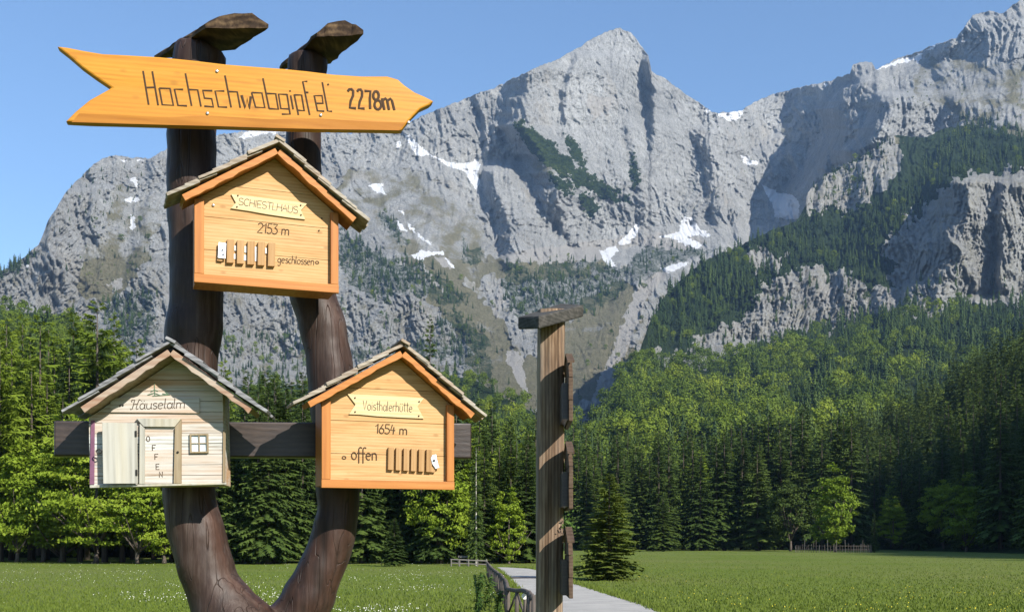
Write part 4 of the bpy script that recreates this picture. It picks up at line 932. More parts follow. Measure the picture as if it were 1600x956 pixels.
SCRIPT_H = [arc(.06, .86, .1, .1, 260, 60, 6)+[(.24, .98), (.12, .05), (.0, -.02), (-.06, .1)], [(.62, 1.0), (.5, .5), (.44, .1), (.52, 0), (.64, .1)], [(.16, .5), (.5, .54)], [(.62, 1.0), (.74, .9)]]
def text_strokes(txt, x0, z0, x1, z1, h, shear=0.0):
    """strokes laid from baseline point 0 to baseline point 1 (local x,z)"""
    tot = sum(GL[c][0] if c != '@' else .7 for c in txt); out = []; x = 0
    dx, dz = (x1-x0)/tot, (z1-z0)/tot
    for c in txt:
        w_, st = (GL[c] if c != '@' else (.7, SCRIPT_H))
        for s in st: out.append([(x0+dx*(x+a+shear*b_), z0+dz*(x+a+shear*b_)+b_*h) for a, b_ in s])
        x += w_
    return out
def lettering(strokes, y, rad, mt, parent, name='lettering'):
    mb = MB(); j = 0
    for s in strokes:
        j += 1; mb.tube([(a, y-.0002*(j % 3), b_) for a, b_ in s], rad, 6, flat=.35)
    return mb.build(name, mt, parent)
class Frame:                            # an Empty at the sign with pixel -> local conversion
    def __init__(s, name, px, py, Y, yaw, roll=0.0):
        s.e = empty(name, P(px, py, Y), (0, R(roll), R(yaw)))
        s.M = Matrix.Translation(s.e.location) @ s.e.rotation_euler.to_matrix().to_4x4(); s.I = s.M.inverted()
    def L(s, px, py, y=0.0):
        o = s.I @ Vector((0, 0, ZC)); d = (s.I.to_3x3() @ Vector(((px-800)/F, 1, (HV-py)/F))); t = (y-o.y)/d.y; q = o+d*t
        return (q.x, q.z)
    def LL(s, pts, y=0.0): return [s.L(a, b_, y) for a, b_ in pts]
def screws(fr, pts, y, mt, parent, r=.0055, name='screw'):
    for p in pts:
        x, z = fr.L(*p, y); m_ = MB(); m_.tube([(x, y+.003, z), (x, y-.003, z), (x, y-.0045, z)], [r, r, r*.5], 10); m_.build(name, mt, parent, True)

# ---- arrow sign
fr = Frame('arrow_sign', 370, 150, 3.84, 12.7)
tag(fr.e, 'long varnished yellow wooden arrow sign marked 2278m on the forked post', 'sign')
ol = [(88, 72), (105, 74), (130, 79), (160, 84), (200, 86), (250, 89), (300, 94), (350, 100), (400, 104), (440, 107), (480, 111), (520, 116), (565, 119), (605, 119), (622, 124), (632, 133), (648, 144), (664, 151), (678, 158), (671, 164), (656, 171), (645, 182), (636, 192), (627, 204), (580, 203), (500, 202), (420, 200), (330, 197), (250, 195), (180, 193), (140, 192), (102, 190), (118, 174), (140, 156), (158, 146), (174, 137), (150, 121), (128, 105), (106, 86)]
pl = fr.LL(ol); mb = MB(); mb.prism(pl, 0, .04, 0)
ob = mb.build('arrow_board', M_arrow, fr.e, bevel=.006)
# hewn chamfer along the lower edge
mb = MB()
lo = fr.LL([(112, 190.5), (180, 192.5), (250, 194.5), (330, 196.5), (420, 199.5), (500, 201.5), (580, 202.5), (624, 203.5)]); hi = fr.LL([(124, 178), (180, 180), (250, 184), (330, 182), (420, 187), (500, 186), (580, 191), (634, 192)])
vv = [(x, -.0015, z) for x, z in hi]+[(x, .012, z-.001) for x, z in lo]; k = len(hi)
# strip in a darker wood colour, standing just proud of the board
vv2 = [(x, -.0035, z) for x, z in hi]+[(x, -.0005, z-.0015) for x, z in lo]
M_edge = wood('hewn_arrow_edge', (.38, .14, .02), (.50, .20, .03), (.60, .26, .04), 'X', .8, .4, .2, .1)
mb.add(vv2, [(i, i+k, i+k+1, i+1) for i in range(k-1)]); mb.add([(x, y+.004, z) for x, y, z in vv2], [(i, i+1, i+k+1, i+k) for i in range(k-1)])
mb.build('hewn_edge', M_edge, fr.e)
z1 = lambda pts: [(60+a/4.156, b_/4.156) for a, b_ in pts]; z2 = lambda pts: [(360+a/4.156, b_/4.156) for a, b_ in pts]
ST = [z1(s) for s in ([(680, 462), (716, 680)], [(740, 465), (778, 684)], [(697, 570), (757, 568)], [(785, 574), (855, 575), (877, 685), (805, 681), (785, 574)], [(940, 582), (884, 580), (907, 685), (965, 688)], [(955, 478), (995, 688)], [(972, 582), (1035, 585), (1056, 692)],
      [(1130, 590), (1068, 588), (1079, 638), (1126, 642), (1137, 695), (1078, 690)], [(1208, 592), (1148, 592), (1170, 695), (1226, 697)], [(1212, 492), (1252, 698)], [(1227, 595), (1292, 598), (1311, 700)])]
W1 = [z1([(1320, 620), (1344, 702), (1356, 640), (1370, 704), (1380, 628)])]
ST += [z2(s) for s in ([(138, 602), (205, 605), (224, 700), (164, 697), (138, 602)], [(212, 510), (252, 706)], [(234, 608), (295, 610), (312, 710), (252, 706)], [(368, 615), (313, 612), (328, 706), (380, 708)], [(368, 612), (388, 742), (335, 742)], [(392, 622), (408, 710)], [(386, 588), (389, 596)],
      [(415, 615), (442, 747)], [(417, 617), (463, 618), (480, 720), (434, 716)], [(500, 530), (470, 530), (515, 747)], [(488, 600), (507, 602)], [(552, 672), (602, 672), (596, 622), (545, 622), (566, 720), (610, 723)], [(597, 535), (632, 722), (661, 724)], [(630, 552), (640, 548)])]
lettering([fr.LL(s, -.001) for s in ST], -.0005, .0034, M_burn, fr.e)
NU = W1+[z2(s) for s in ([(763, 594), (772, 582), (787, 580), (798, 592), (797, 622), (782, 656), (776, 700), (816, 704)], [(824, 596), (832, 584), (846, 582), (856, 596), (855, 626), (840, 662), (834, 704), (872, 706)], [(872, 592), (910, 594), (906, 640), (908, 708)],
      [(946+18*math.cos(t), 622+28*math.sin(t)) for t in np.linspace(0, 6.28, 14)], [(958+22*math.cos(t), 682+30*math.sin(t)) for t in np.linspace(0, 6.28, 14)], [(986, 640), (1000, 714)], [(990, 654), (1008, 640), (1018, 652), (1030, 714)], [(1020, 656), (1040, 642), (1050, 656), (1065, 716)])]
lettering([fr.LL(s, -.001) for s in NU], -.0005, .0052, M_burn, fr.e)
screws(fr, [z1([(1160, 465)])[0], z1([(1098, 738)])[0], z2([(587, 750)])[0], z2([(1158, 797)])[0]], 0, M_metal, fr.e)

# ---- hut signs
def roof(par, xa, za, xl, zl, xr, zr, yf, yb, th_, m_sh, m_b, m_so, rows=6, seed=1, wave=.003, barge=.014):
    q = random.Random(seed); rf = MB(); sh = MB(); bg_ = MB()
    for sgn, (xe, ze) in ((-1, (xl, zl)), (1, (xr, zr))):
        d = Vector((xe-xa, 0, ze-za)); Ls = d.length; d.normalize(); nrm = Vector((-d.z, 0, d.x)) if sgn > 0 else Vector((d.z, 0, -d.x))
        A = Vector((xa, 0, za))
        # roof board with a slightly wavy lower front edge
        n_ = 14; lo = []
        ring = []
        for i in range(n_+1):
            s = Ls*i/n_; wv = wave*q.uniform(-1, 1)
            ring.append((A+d*s, A+d*s+nrm*th_, wv))
        vs_ = []; fs = []
        for i, (p, t, wv) in enumerate(ring):
            vs_ += [p+Vector((0, yf+.018, 0)), t+Vector((0, yf+.018, 0)), t+Vector((0, yb, 0)), p+Vector((0, yb, 0))]
        for i in range(n_):
            for k_ in range(4): fs.append((i*4+k_, i*4+(k_+1) % 4, (i+1)*4+(k_+1) % 4, (i+1)*4+k_))
        fs += [(3, 2, 1, 0), (n_*4, n_*4+1, n_*4+2, n_*4+3)]; rf.add(vs_, fs)
        vs_ = []; fs = []
        for i, (p, t, wv) in enumerate(ring):
            vs_ += [p-nrm*(barge*.4+wv)+Vector((0, yf, 0)), t+Vector((0, yf, 0)), t+Vector((0, yf+.0175, 0)), p-nrm*(barge*.4+wv)+Vector((0, yf+.0175, 0))]
        for i in range(n_):
            for k_ in range(4): fs.append((i*4+k_, i*4+(k_+1) % 4, (i+1)*4+(k_+1) % 4, (i+1)*4+k_))
        fs += [(3, 2, 1, 0), (n_*4, n_*4+1, n_*4+2, n_*4+3)]; bg_.add(vs_, fs)
        # overlapping shingles
        step = Ls*1.02/rows; cols = 3; cw = (yb-yf+.03)/cols
        for r_ in range(rows):
            for c_ in range(cols):
                s0 = r_*step+step*.55+q.uniform(-.006, .006); ln = step*1.95+q.uniform(-.008, .006); tk = .0105*q.uniform(.8, 1.2); ang = .075
                cpos = A+d*(s0+.1*step)+nrm*(th_+.0105+(rows-r_)*.0006); dd = (d-nrm*(-ang)).normalized() if False else (d*math.cos(ang)+nrm*math.sin(ang))
                nn = (nrm*math.cos(ang)-d*math.sin(ang))
                M3 = Matrix((dd, Vector((0, 1, 0)), nn)).transposed()
                yc = yf-.012+cw*(c_+.5)+q.uniform(-.004, .004)-(.008 if c_ == 0 else 0)*q.random()
                rz = Matrix.Rotation(q.uniform(-.02, .02), 3, 'Z')
                sh.box(cpos+Vector((0, yc, 0))+nrm*.004, (ln, cw*.95, tk), M3 @ rz)
    r_o = rf.build('roof', m_so, par); sh.build('shingles', m_sh, r_o, bevel=.0012); bg_.build('barge_board', m_b, r_o, bevel=.0015)
    rc = MB(); M_ = Matrix.Rotation(R(28), 3, 'Y')
    rc.box((xa+.006, (yf+yb)/2-.006, za+th_+.026), (.036, yb-yf+.035, .010), M_)
    rc.build('ridge_board', m_sh, r_o, bevel=.001)
    return r_o
def hut(name, px, Y, yaw, roll, body, rooft, label, front_m, frame_m, rail_m, sh_m, barge_m, soffit_m, d=.14, ov=.09, framed=True, seed=1, planks=4):
    fr = Frame(name, px, body['bl'][1], Y, yaw, roll); e = fr.e; tag(e, label, 'sign')
    bl, br, el, er, ap = [fr.L(*body[k_]) for k_ in ('bl', 'br', 'el', 'er', 'ap')]
    w0, w1 = bl[0], br[0]; zb = (bl[1]+br[1])/2
    ra = fr.L(*rooft['ap'], -ov); rl = fr.L(*rooft['l'], -ov); rr = fr.L(*rooft['r'], -ov)
    zl = rl[1]+(ra[1]-rl[1])*(w0-rl[0])/(ra[0]-rl[0])-.001; zr = rr[1]+(ra[1]-rr[1])*(w1-rr[0])/(ra[0]-rr[0])-.001; ap = (ra[0], ra[1]-.001)
    # box behind
    mb = MB(); mb.prism([(w0+.004, zb+.004), (w1-.004, zb+.004), (w1-.004, zr), (ap[0], ap[1]), (w0+.004, zl)], .0165, d)
    mb.build('box', soffit_m if framed else front_m, e)
    # front boards, horizontal planks with open joints
    mb = MB(); hp = (ap[1]-zb)/planks; q = random.Random(seed)
    def wx(z):
        l = w0 if z <= zl else w0+(ap[0]-w0)*(z-zl)/(ap[1]-zl); r_ = w1 if z <= zr else w1-(w1-ap[0])*(z-zr)/(ap[1]-zr); return l, r_
    for i in range(planks):
        a, c_ = zb+hp*i+.0006, zb+hp*(i+1)-.0006; zz = [a]+[z for z in sorted((zl, zr)) if a < z < c_]+[c_]
        L_ = [wx(z) for z in zz]; poly = [(l[0]+.003, z) for l, z in zip(L_, zz)][::-1]; poly = [(L_[0][1]-.003, zz[0])]+[(r_[1]-.003, z) for r_, z in list(zip(L_, zz))[1:]]+poly
        if abs(L_[-1][0]-L_[-1][1]) < .012: poly = [(L_[0][1]-.003, zz[0])]+[(L_[k_][1]-.003, zz[k_]) for k_ in range(1, len(zz)-1)]+[(ap[0], zz[-1])]+[(L_[k_][0]+.003, zz[k_]) for k_ in range(len(zz)-2, -1, -1)]
        mb.prism(poly[::-1], q.uniform(0, .0012), .016)
    mb.build('front_wall', front_m, e, bevel=.001)
    if framed:
        fw, fy = .030, -.020
        for (x0_, x1_, zt) in ((w0-.002, w0+fw, zl-.002), (w1-fw*.82, w1+.003, zr-.002)):
            m_ = MB(); m_.prism([(x0_, zb+.0245), (x1_, zb+.0245), (x1_, zt), (x0_, zt)], fy, -.0012); m_.build('frame_post', frame_m, e, bevel=.0015)
        m_ = MB(); m_.prism([(w0-.003, zb-.006), (w1+.004, zb-.006), (w1+.004, zb+.024), (w0-.003, zb+.024)], fy-.001, -.0012); m_.build('base_rail', rail_m, e, bevel=.0015)
    # roof
    roof(e, ra[0], ra[1], rl[0], rl[1], rr[0], rr[1], -ov, (d-.075 if framed else d-.04), .016, sh_m, barge_m, soffit_m, rooft.get('rows', 6), seed)
    return fr
def plate(fr, pts, y, mt, par, name='name_plate', bev=.001, th_=.006):
    m_ = MB(); m_.prism(fr.LL(pts, y-th_), y-th_, y-.0004); return m_.build(name, mt, par, bevel=bev)

# hut A, top
fA = hut('hut_sign', 415, 3.84, 20, 0, dict(bl=(304, 439), br=(526, 458), el=(309, 300), er=(527, 335), ap=(424, 247)), dict(ap=(434, 238), l=(288, 311), r=(553, 345)),
         'upper hut-shaped larch sign marked 2153 m geschlossen, hung between the two limbs', M_pine, M_frame, M_framex, M_shingle, M_framex, M_frame, seed=3, ov=.065)
s3 = lambda pts: [(330+a/6.83, 290+b_/6.83) for a, b_ in pts]
pA = plate(fA, s3([(212, 92), (300, 104), (440, 118), (700, 150), (900, 172), (1025, 192), (960, 265), (1005, 362), (850, 345), (600, 308), (400, 272), (207, 244), (262, 184)]), 0, M_plate, fA.e)
b0, b1 = fA.L(*s3([(285, 205)])[0], -.006), fA.L(*s3([(925, 300)])[0], -.006)
lettering(text_strokes('SCHIESTLHAUS', *b0, *b1, .0245, .1), -.0063, .0011, M_burn2, pA)
screws(fA, s3([(285, 108), (275, 228), (955, 212), (958, 315)]), -.006, M_iron, pA, .0025)
b0, b1 = fA.L(*s3([(490, 500)])[0]), fA.L(*s3([(835, 532)])[0])
lettering(text_strokes('2153 m', *b0, b1[0], b1[1], .034, .1), -.0003, .0019, M_burn, fA.e)
b0, b1 = fA.L(*s3([(705, 822)])[0]), fA.L(*s3([(1100, 848)])[0])
lettering(text_strokes('geschlossen', *b0, *b1, .026, .1), -.0003, .0015, M_burn, fA.e)
cx, cz = fA.L(*s3([(1130, 822)])[0]); lettering([[(cx+.006*math.cos(t), cz+.005*math.sin(t)) for t in np.linspace(0, 6.28, 9)]], -.0003, .0018, M_burn, fA.e, 'burnt_mark')
def slats(fr, conv, xs, y0, y1, wpx, dy, mt, n0=0):
    for i, x in enumerate(xs):
        yy0, yy1 = y0+dy*i, y1+dy*i
        m_ = MB(); m_.prism(fr.LL(conv([(x, yy1), (x+wpx, yy1+3), (x+wpx+4, yy0+3), (x+4, yy0)]), -.014), -.014, -.0006); m_.build('slat', mt, fr.e, bevel=.001)
slats(fA, s3, [165, 273, 385, 495, 605], 572, 822, 76, 9, M_slat)
for x, y_, hh, ww in ((248, 640, 55, 22), (240, 728, 55, 26), (355, 645, 70, 28), (350, 740, 60, 32), (466, 652, 155, 24), (576, 665, 60, 20)):
    plate(fA, s3([(x, y_+hh), (x+ww, y_+hh), (x+ww, y_), (x, y_)]), -.0012, M_paintw, fA.e, 'painted_strip', 0, .001)
lt = plate(fA, s3([(70, 770), (155, 780), (162, 615), (78, 602)]), -.010, M_metal, fA.e, 'latch', .001, .006)
plate(fA, s3([(62, 800), (120, 808), (120, 770), (62, 762)]), 0, M_slat, fA.e, 'latch_block', 0, .010)
screws(fA, s3([(118, 690), (128, 735)]), -.016, M_iron, lt, .003)
screws(fA, s3([(22, 212), (650, 742)]), -.0005 if False else 0, M_metal, fA.e, .005)
screws(fA, s3([(1180, 350), (1150, 480)]), 0, M_iron, fA.e, .0025)

# hut C, lower right
fC = hut('hut_sign', 603, 3.98, 20, 0, dict(bl=(502, 758), br=(706, 764), el=(506, 618), er=(708, 634), ap=(612, 563)), dict(ap=(629, 554), l=(484, 634), r=(738, 651)),
         'lower right hut-shaped larch sign marked 1654 m offen, on the right limb', M_pine, M_frame, M_framex, M_shingle, M_framex, M_frame, seed=6, ov=.06)
s5 = lambda pts: [(520+a/5.975, 600+b_/5.975) for a, b_ in pts]
pC = plate(fC, s5([(135, 90), (300, 98), (500, 110), (700, 122), (850, 132), (792, 210), (852, 322), (640, 312), (420, 300), (250, 284), (150, 280), (212, 190)]), 0, M_plate, fC.e)
b0, b1 = fC.L(*s5([(280, 240)])[0], -.006), fC.L(*s5([(745, 262)])[0], -.006)
lettering(text_strokes('Voisthalerhütte', *b0, *b1, .034, .05), -.0063, .0012, M_burn2, pC)
screws(fC, s5([(207, 127), (208, 258), (806, 163), (802, 296)]), -.006, M_iron, pC, .0028)
b0, b1 = fC.L(*s5([(395, 456)])[0]), fC.L(*s5([(698, 472)])[0])
lettering(text_strokes('1654 m', *b0, *b1, .034, .05), -.0003, .0021, M_burn, fC.e)
b0, b1 = fC.L(*s5([(172, 700)])[0]), fC.L(*s5([(418, 710)])[0])
lettering(text_strokes('offen', *b0, *b1, .042, .0), -.0003, .0024, M_burn, fC.e)
cx, cz = fC.L(*s5([(105, 685)])[0]); lettering([[(cx+.007*math.cos(t), cz+.005*math.sin(t)) for t in np.linspace(0, 6.28, 9)]], -.0003, .002, M_burn, fC.e, 'burnt_mark')
slats(fC, s5, [516, 588, 660, 730, 802, 872], 588, 798, 52, 4, M_slat)
lt = plate(fC, s5([(915, 690), (930, 660), (968, 655), (975, 700), (998, 780), (960, 790), (925, 740)]), -.010, M_metal, fC.e, 'latch', .001, .006)
plate(fC, s5([(918, 820), (955, 824), (955, 770), (918, 766)]), 0, M_slat, fC.e, 'latch_block', 0, .010)
screws(fC, s5([(945, 712)]), -.016, M_iron, lt, .004)

# hut B, lower left, weathered
fB = hut('hut_sign', 246, 3.80, 6, -1.0, dict(bl=(139, 761), br=(352, 758), el=(141, 640), er=(350, 638), ap=(258, 560)), dict(ap=(266, 552), l=(130, 642), r=(390, 643), rows=5),
         'lower left weathered white hut-shaped sign with an open little door and window', M_old, M_oldframe, M_oldframe, M_shingle_old, M_oldbarge, M_oldframe, d=.15, ov=.105, framed=False, seed=9, planks=12)
s4 = lambda pts: [(130+a/5.17, 580+b_/5.17) for a, b_ in pts]
def bpl(pts, y, mt, name, th_, par=None, bev=.001): return plate(fB, s4(pts), y, mt, par or fB.e, name, bev, th_)
bpl([(52, 940), (1155, 912), (1155, 900), (52, 918)], 0, M_olddoor, 'base_board', .012)
bpl([(50, 912), (88, 912), (92, 395), (62, 395)], 0, M_purple, 'corner_strip', .005)
bpl([(1125, 895), (1148, 895), (1150, 470), (1128, 470)], 0, M_oldframe, 'corner_strip', .005)
nb2 = bpl([(218, 330), (940, 338), (940, 214), (220, 214)], 0, M_old, 'name_plate', .006)
b0, b1 = fB.L(*s4([(385, 308)])[0], -.006), fB.L(*s4([(825, 298)])[0], -.006)
lettering(text_strokes('@äuselalm', *b0, *b1, .034, .12), -.0063, .0016, M_burn2, nb2)
screws(fB, s4([(300, 278), (322, 274)]), -.006, M_iron, nb2, .003)
# door frame and doorway
dfm = bpl([(488, 905), (492, 448), (425, 380), (795, 382), (738, 452), (500, 450), (498, 905)], 0, M_oldframe, 'door_frame', .014) if False else None
df = bpl([(428, 378), (790, 384), (738, 448), (488, 446)], 0, M_olddoor, 'door_frame', .014)
bpl([(792, 386), (790, 905), (730, 905), (740, 450)], 0, M_oldframe, 'door_jamb', .0135, df); bpl([(486, 450), (495, 456), (494, 908), (452, 908), (456, 420)], 0, M_olddoor, 'door_jamb', .0135, df)
bpl([(497, 908), (728, 905), (732, 450), (498, 450)], 0, M_old, 'doorway_panel', .003)
for ch, cxz in (('O', (512, 568)), ('F', (558, 640)), ('F', (578, 712)), ('E', (588, 792)), ('N', (615, 855))):
    b0 = fB.L(*s4([cxz])[0]); wd = .0125; lettering(text_strokes(ch, b0[0], b0[1], b0[0]+wd, b0[1], .019), -.0034, .0016, M_burn, fB.e)
# open door leaf, hinged at its right edge and swung out
hx, hz = fB.L(*s4([(455, 908)])[0]); hx2, hz2 = fB.L(*s4([(165, 415)])[0], -.03)
m_ = MB(); hgt = (hz2-hz); pts = [(hx-.001, -.0145), (hx2-.002, -.034), (hx2-.002, -.042), (hx-.001, -.0225)]
m_.hexa([(x, y, hz) for x, y in pts]+[(x, y, hz+hgt) for x, y in pts]); dr = m_.build('door', M_olddoor, fB.e, bevel=.0012)
m_ = MB(); q = [(hx-.012, -.0245), (hx+.004, -.0235)]
for zz in (.18, .82): m_.box((hx-.004, -.0245, hz+hgt*zz), (.006, .004, .02))
m_.build('hinge', M_iron, dr)
m_ = MB(); kx, kz = fB.L(*s4([(125, 645)])[0], -.04)
m_.tube([(kx+.010*math.cos(t), -.034, kz+.007*math.sin(t)) for t in np.linspace(0, 6.28, 12)], .0022, 6, cap=False); m_.tube([(kx+.008, -.034, kz+.002), (kx+.018, -.036, kz)], .002, 6); m_.build('handle', M_iron, dr)
screws(fB, s4([(765, 652)]), -.0135, M_iron, df, .004)
wf = MB(); wo = [(866, 500), (1015, 508), (1013, 664), (862, 655)]; wp = fB.LL(s4(wo)); cxm = sum(p[0] for p in wp)/4; czm = sum(p[1] for p in wp)/4; W2 = (wp[1][0]-wp[0][0])/2; H2 = (wp[0][1]-wp[3][1])/2; fw = .0055
for (x0_, z0_, x1_, z1_) in ((-W2, H2-fw, W2, H2), (-W2, -H2, W2, -H2+fw), (-W2, -H2+fw, -W2+fw, H2-fw), (W2-fw, -H2+fw, W2, H2-fw)):
    wf.prism([(cxm+x0_, czm+z0_), (cxm+x1_, czm+z0_), (cxm+x1_, czm+z1_), (cxm+x0_, czm+z1_)], -.009, -.0004)
wf.prism([(cxm-.0018, czm-H2+fw), (cxm+.0018, czm-H2+fw), (cxm+.0018, czm+H2-fw), (cxm-.0018, czm+H2-fw)], -.007, -.0028); wf.prism([(cxm-W2+fw, czm-.0015), (cxm+W2-fw, czm-.0015), (cxm+W2-fw, czm+.0015), (cxm-W2+fw, czm+.0015)], -.0065, -.0028)
wo_ = wf.build('window', M_oldframe, fB.e)
m_ = MB(); m_.prism([(cxm-W2+fw, czm-H2+fw), (cxm+W2-fw, czm-H2+fw), (cxm+W2-fw, czm+H2-fw), (cxm-W2+fw, czm+H2-fw)], -.0025, -.0006); m_.build('pane', plain('pale_window_panes', (.55, .60, .62), .25), wo_)
m_ = MB()
for (a, b_), (c_, d_) in zip(s4([(560, 200), (575, 95), (575, 150), (575, 150), (575, 175), (575, 175), (520, 190), (640, 180), (660, 160)]), s4([(700, 188), (578, 195), (545, 165), (605, 160), (530, 190), (620, 192), (560, 178), (700, 190), (690, 188)])):
    p, r_ = fB.L(a, b_), fB.L(c_, d_); m_.tube([(p[0], -.0008, p[1]), (r_[0], -.0008, r_[1])], .0016, 5, flat=.4)
m_.build('painted_motif', M_greenpaint, fB.e)

# ------------------------------------------------------------------ second post
Y2 = 7.6
post2 = empty('wooden_post', (P(860, 700, Y2).x, Y2, 0)); tag(post2, 'plain weathered square log post with a tilted cap board right of the hut signs', 'post')
M_log = wood('split_weathered_log', (.025, .014, .009), (.20, .125, .075), (.52, .38, .25), 'Z', .9, .8, 1.0, .4, .25, ((.26, .23, .20), .4))
mb = MB(); q = random.Random(5); prev = None; rows_ = 40; nseg = 20; vs_ = []; fs = []
for i in range(rows_+1):
    t = i/rows_; py = 486+t*(956-486); cxp = 861.5-t*3.5; hw_ = (23-.5*math.sin(t*9)) ; p = P(cxp, py, Y2)-post2.location
    if i == rows_: p.z = -.15
    for k_ in range(nseg):
        a = 2*math.pi*k_/nseg+.2; sq = 1/max(abs(math.cos(a)), abs(math.sin(a)))**.55
        rr = hw_/F*Y2*sq*(1+.02*math.sin(k_*2.7+i*.3)+.012*math.sin(k_*7.1)+q.uniform(-.012, .012))*.93
        vs_.append((p.x+rr*math.cos(a), p.y+rr*math.sin(a), p.z))
for i in range(rows_):
    for k_ in range(nseg): k2 = (k_+1) % nseg; fs.append((i*nseg+k2, i*nseg+k_, (i+1)*nseg+k_, (i+1)*nseg+k2))
fs.append(tuple(range(nseg))); mb.add(vs_, fs); mb.build('log', M_log, post2)
M_capgrey = wood('grey_cap_board', (.03, .03, .028), (.06, .058, .052), (.14, .13, .12), 'X', .8, .85, .4, .2)
mb = MB(); f0, f1, bk1, bk0 = P(809, 515, 7.38), P(842, 514, 7.12), P(912, 495, 7.72), P(876, 492, 7.98)
tk = Vector((0, 0, .085)); lo = [f0, f1, bk1, bk0]
mb.hexa([p-post2.location for p in lo]+[p+tk-post2.location for p in lo]); mb.build('cap_board', M_capgrey, post2, bevel=.012)
# three hut-shaped boards on its right side, seen edge-on
M_side = wood('brown_board_edge', (.05, .03, .02), (.11, .07, .045), (.17, .12, .08), 'Y', .8, .7, .3, .3)
wh = {0: 'topmost', 1: 'middle', 2: 'lowest'}
for i, (yt, yb_) in enumerate(((546, 658), (688, 795), (826, 935))):
    e = empty('hut_sign', P(892, yb_, 7.10)); tag(e, '%s of three thin brown hut signs seen edge-on on the right plain post' % wh[i], 'sign', None)
    zt = (yb_-yt)/F*7.10; eave = zt*.88; D_ = .56; tk = .028
    mb = MB(); npl = 4
    # outline in (y,z) extruded along x: planks separated by open joints
    def yl(z): return 0 if z < eave else (z-eave)/(zt-eave)*D_*.42
    def yr_(z): return D_ if z < eave else D_-(z-eave)/(zt-eave)*D_*.5
    zs = [0, zt*.3, zt*.62, zt*.97]
    for j in range(3):
        a, c_ = zs[j]+.002, zs[j+1]-.002
        poly = [(yl(a), a), (yr_(a), a), (yr_(c_), c_), (yl(c_), c_)]
        v0 = [(0-tk/2+rnd.uniform(-.002, .002), y_, z_) for y_, z_ in poly]; v1_ = [(tk/2, y_, z_) for y_, z_ in poly]
        mb.hexa(v0+v1_)
    mb.build('boards', M_side, e, bevel=.003)
    mb = MB(); mb.hexa([(x_, y_, z_) for z_ in (.02, zt*.55) for x_, y_ in ((-tk/2-.04, .05), (-tk/2-.001, .05), (-tk/2-.001, .52), (-tk/2-.04, .52))]); mb.build('back_box', M_darkwood, e)  # near-black colour stands in for the shade between post and board
    mb = MB()
    for sgn, (ya, yb2) in ((-1, (-.04, D_*.46)), (1, (D_+.04, D_*.46))):
        za = eave-.035; p0 = Vector((0, ya, za)); p1 = Vector((0, yb2, zt+.004)); 
        vsx = []
        for p in (p0, p1):
            vsx += [p+Vector((-.024, 0, 0)), p+Vector((.021, 0, 0)), p+Vector((.021, 0, .014)), p+Vector((-.024, 0, .014))]
        mb.add(vsx, [(0, 1, 2, 3), (7, 6, 5, 4), (0, 4, 5, 1), (1, 5, 6, 2), (2, 6, 7, 3), (3, 7, 4, 0)])
    mb.build('roof', M_side, e)
# little plant sprouting at the post
M_plant = leafmat('young_plant', [(.1, (.05, .10, .02)), (.5, (.09, .16, .03)), (.9, (.14, .22, .05))], .2)

# ------------------------------------------------------------------ rustic fence by the path
M_rustic = wood('rustic_branch_wood', (.05, .04, .035), (.12, .10, .085), (.24, .20, .17), 'Z', .6, .9, .5, .2)
fe = empty('rustic_fence', G(800, 1000)); tag(fe, 'rustic branch fence with diagonal sticks running along the left edge of the gravel path', 'fence')
def wp_(px, pv, Y): return Vector(((px-800)/F*Y, Y, ZC+(HV-pv)/F*Y))
rail = [wp_(835, 936, 16.5), wp_(822, 923, 20.5), wp_(808, 921.5, 22.0), wp_(794, 920.5, 22.5), wp_(790, 907, 28), wp_(782, 898, 33), wp_(774, 892, 38), wp_(767, 886, 44), wp_(761, 878.5, 55)]
Lc = fe.location
def dense(pts, st=.6):
    out = []
    for a, c_ in zip(pts[:-1], pts[1:]):
        k_ = max(1, int((c_-a).length/st))
        for i in range(k_): out.append(a.lerp(c_, i/k_))
    return out+[pts[-1]]
dr_ = dense(rail, .7); mb = MB(); mb.tube([p-Lc+Vector((rnd.uniform(-.02, .02), 0, rnd.uniform(-.015, .02))) for p in dr_], [rnd.uniform(.038, .05) for _ in dr_], 8); mb.build('top_rail', M_rustic, fe, True)
mb = MB(); mb.tube([p-Lc-Vector((0, 0, p.z*.72)) for p in dr_], .03, 7); mb.build('lower_rail', M_rustic, fe, True)
dp = dense(rail, 1.15)
for i, p in enumerate(dp):
    mb = MB(); mb.tube([(p.x-Lc.x, p.y-Lc.y, -.2), (p.x-Lc.x+rnd.uniform(-.02, .02), p.y-Lc.y, p.z*.5), (p.x-Lc.x, p.y-Lc.y, p.z+rnd.uniform(.0, .07))], [.05, .045, .042], 7); mb.build('fence_post', M_rustic, fe, True)
    if i+1 < len(dp):
        n2 = dp[i+1]; a, c_ = (p, n2) if i % 2 else (n2, p)
        mb = MB(); mb.tube([(a.x-Lc.x, a.y-Lc.y, a.z*.3), (c_.x-Lc.x, c_.y-Lc.y, c_.z*.95)], .024, 6); mb.build('diagonal_stick', M_rustic, fe, True)
# white reflector on the fence
mb = MB(); p = wp_(820, 931, 20.2); mb.tube([p-Lc+Vector((0, -.02, 0)), p-Lc+Vector((0, -.05, 0))], [.06, .055], 10); mb.build('marker_disc', M_paintw, fe)

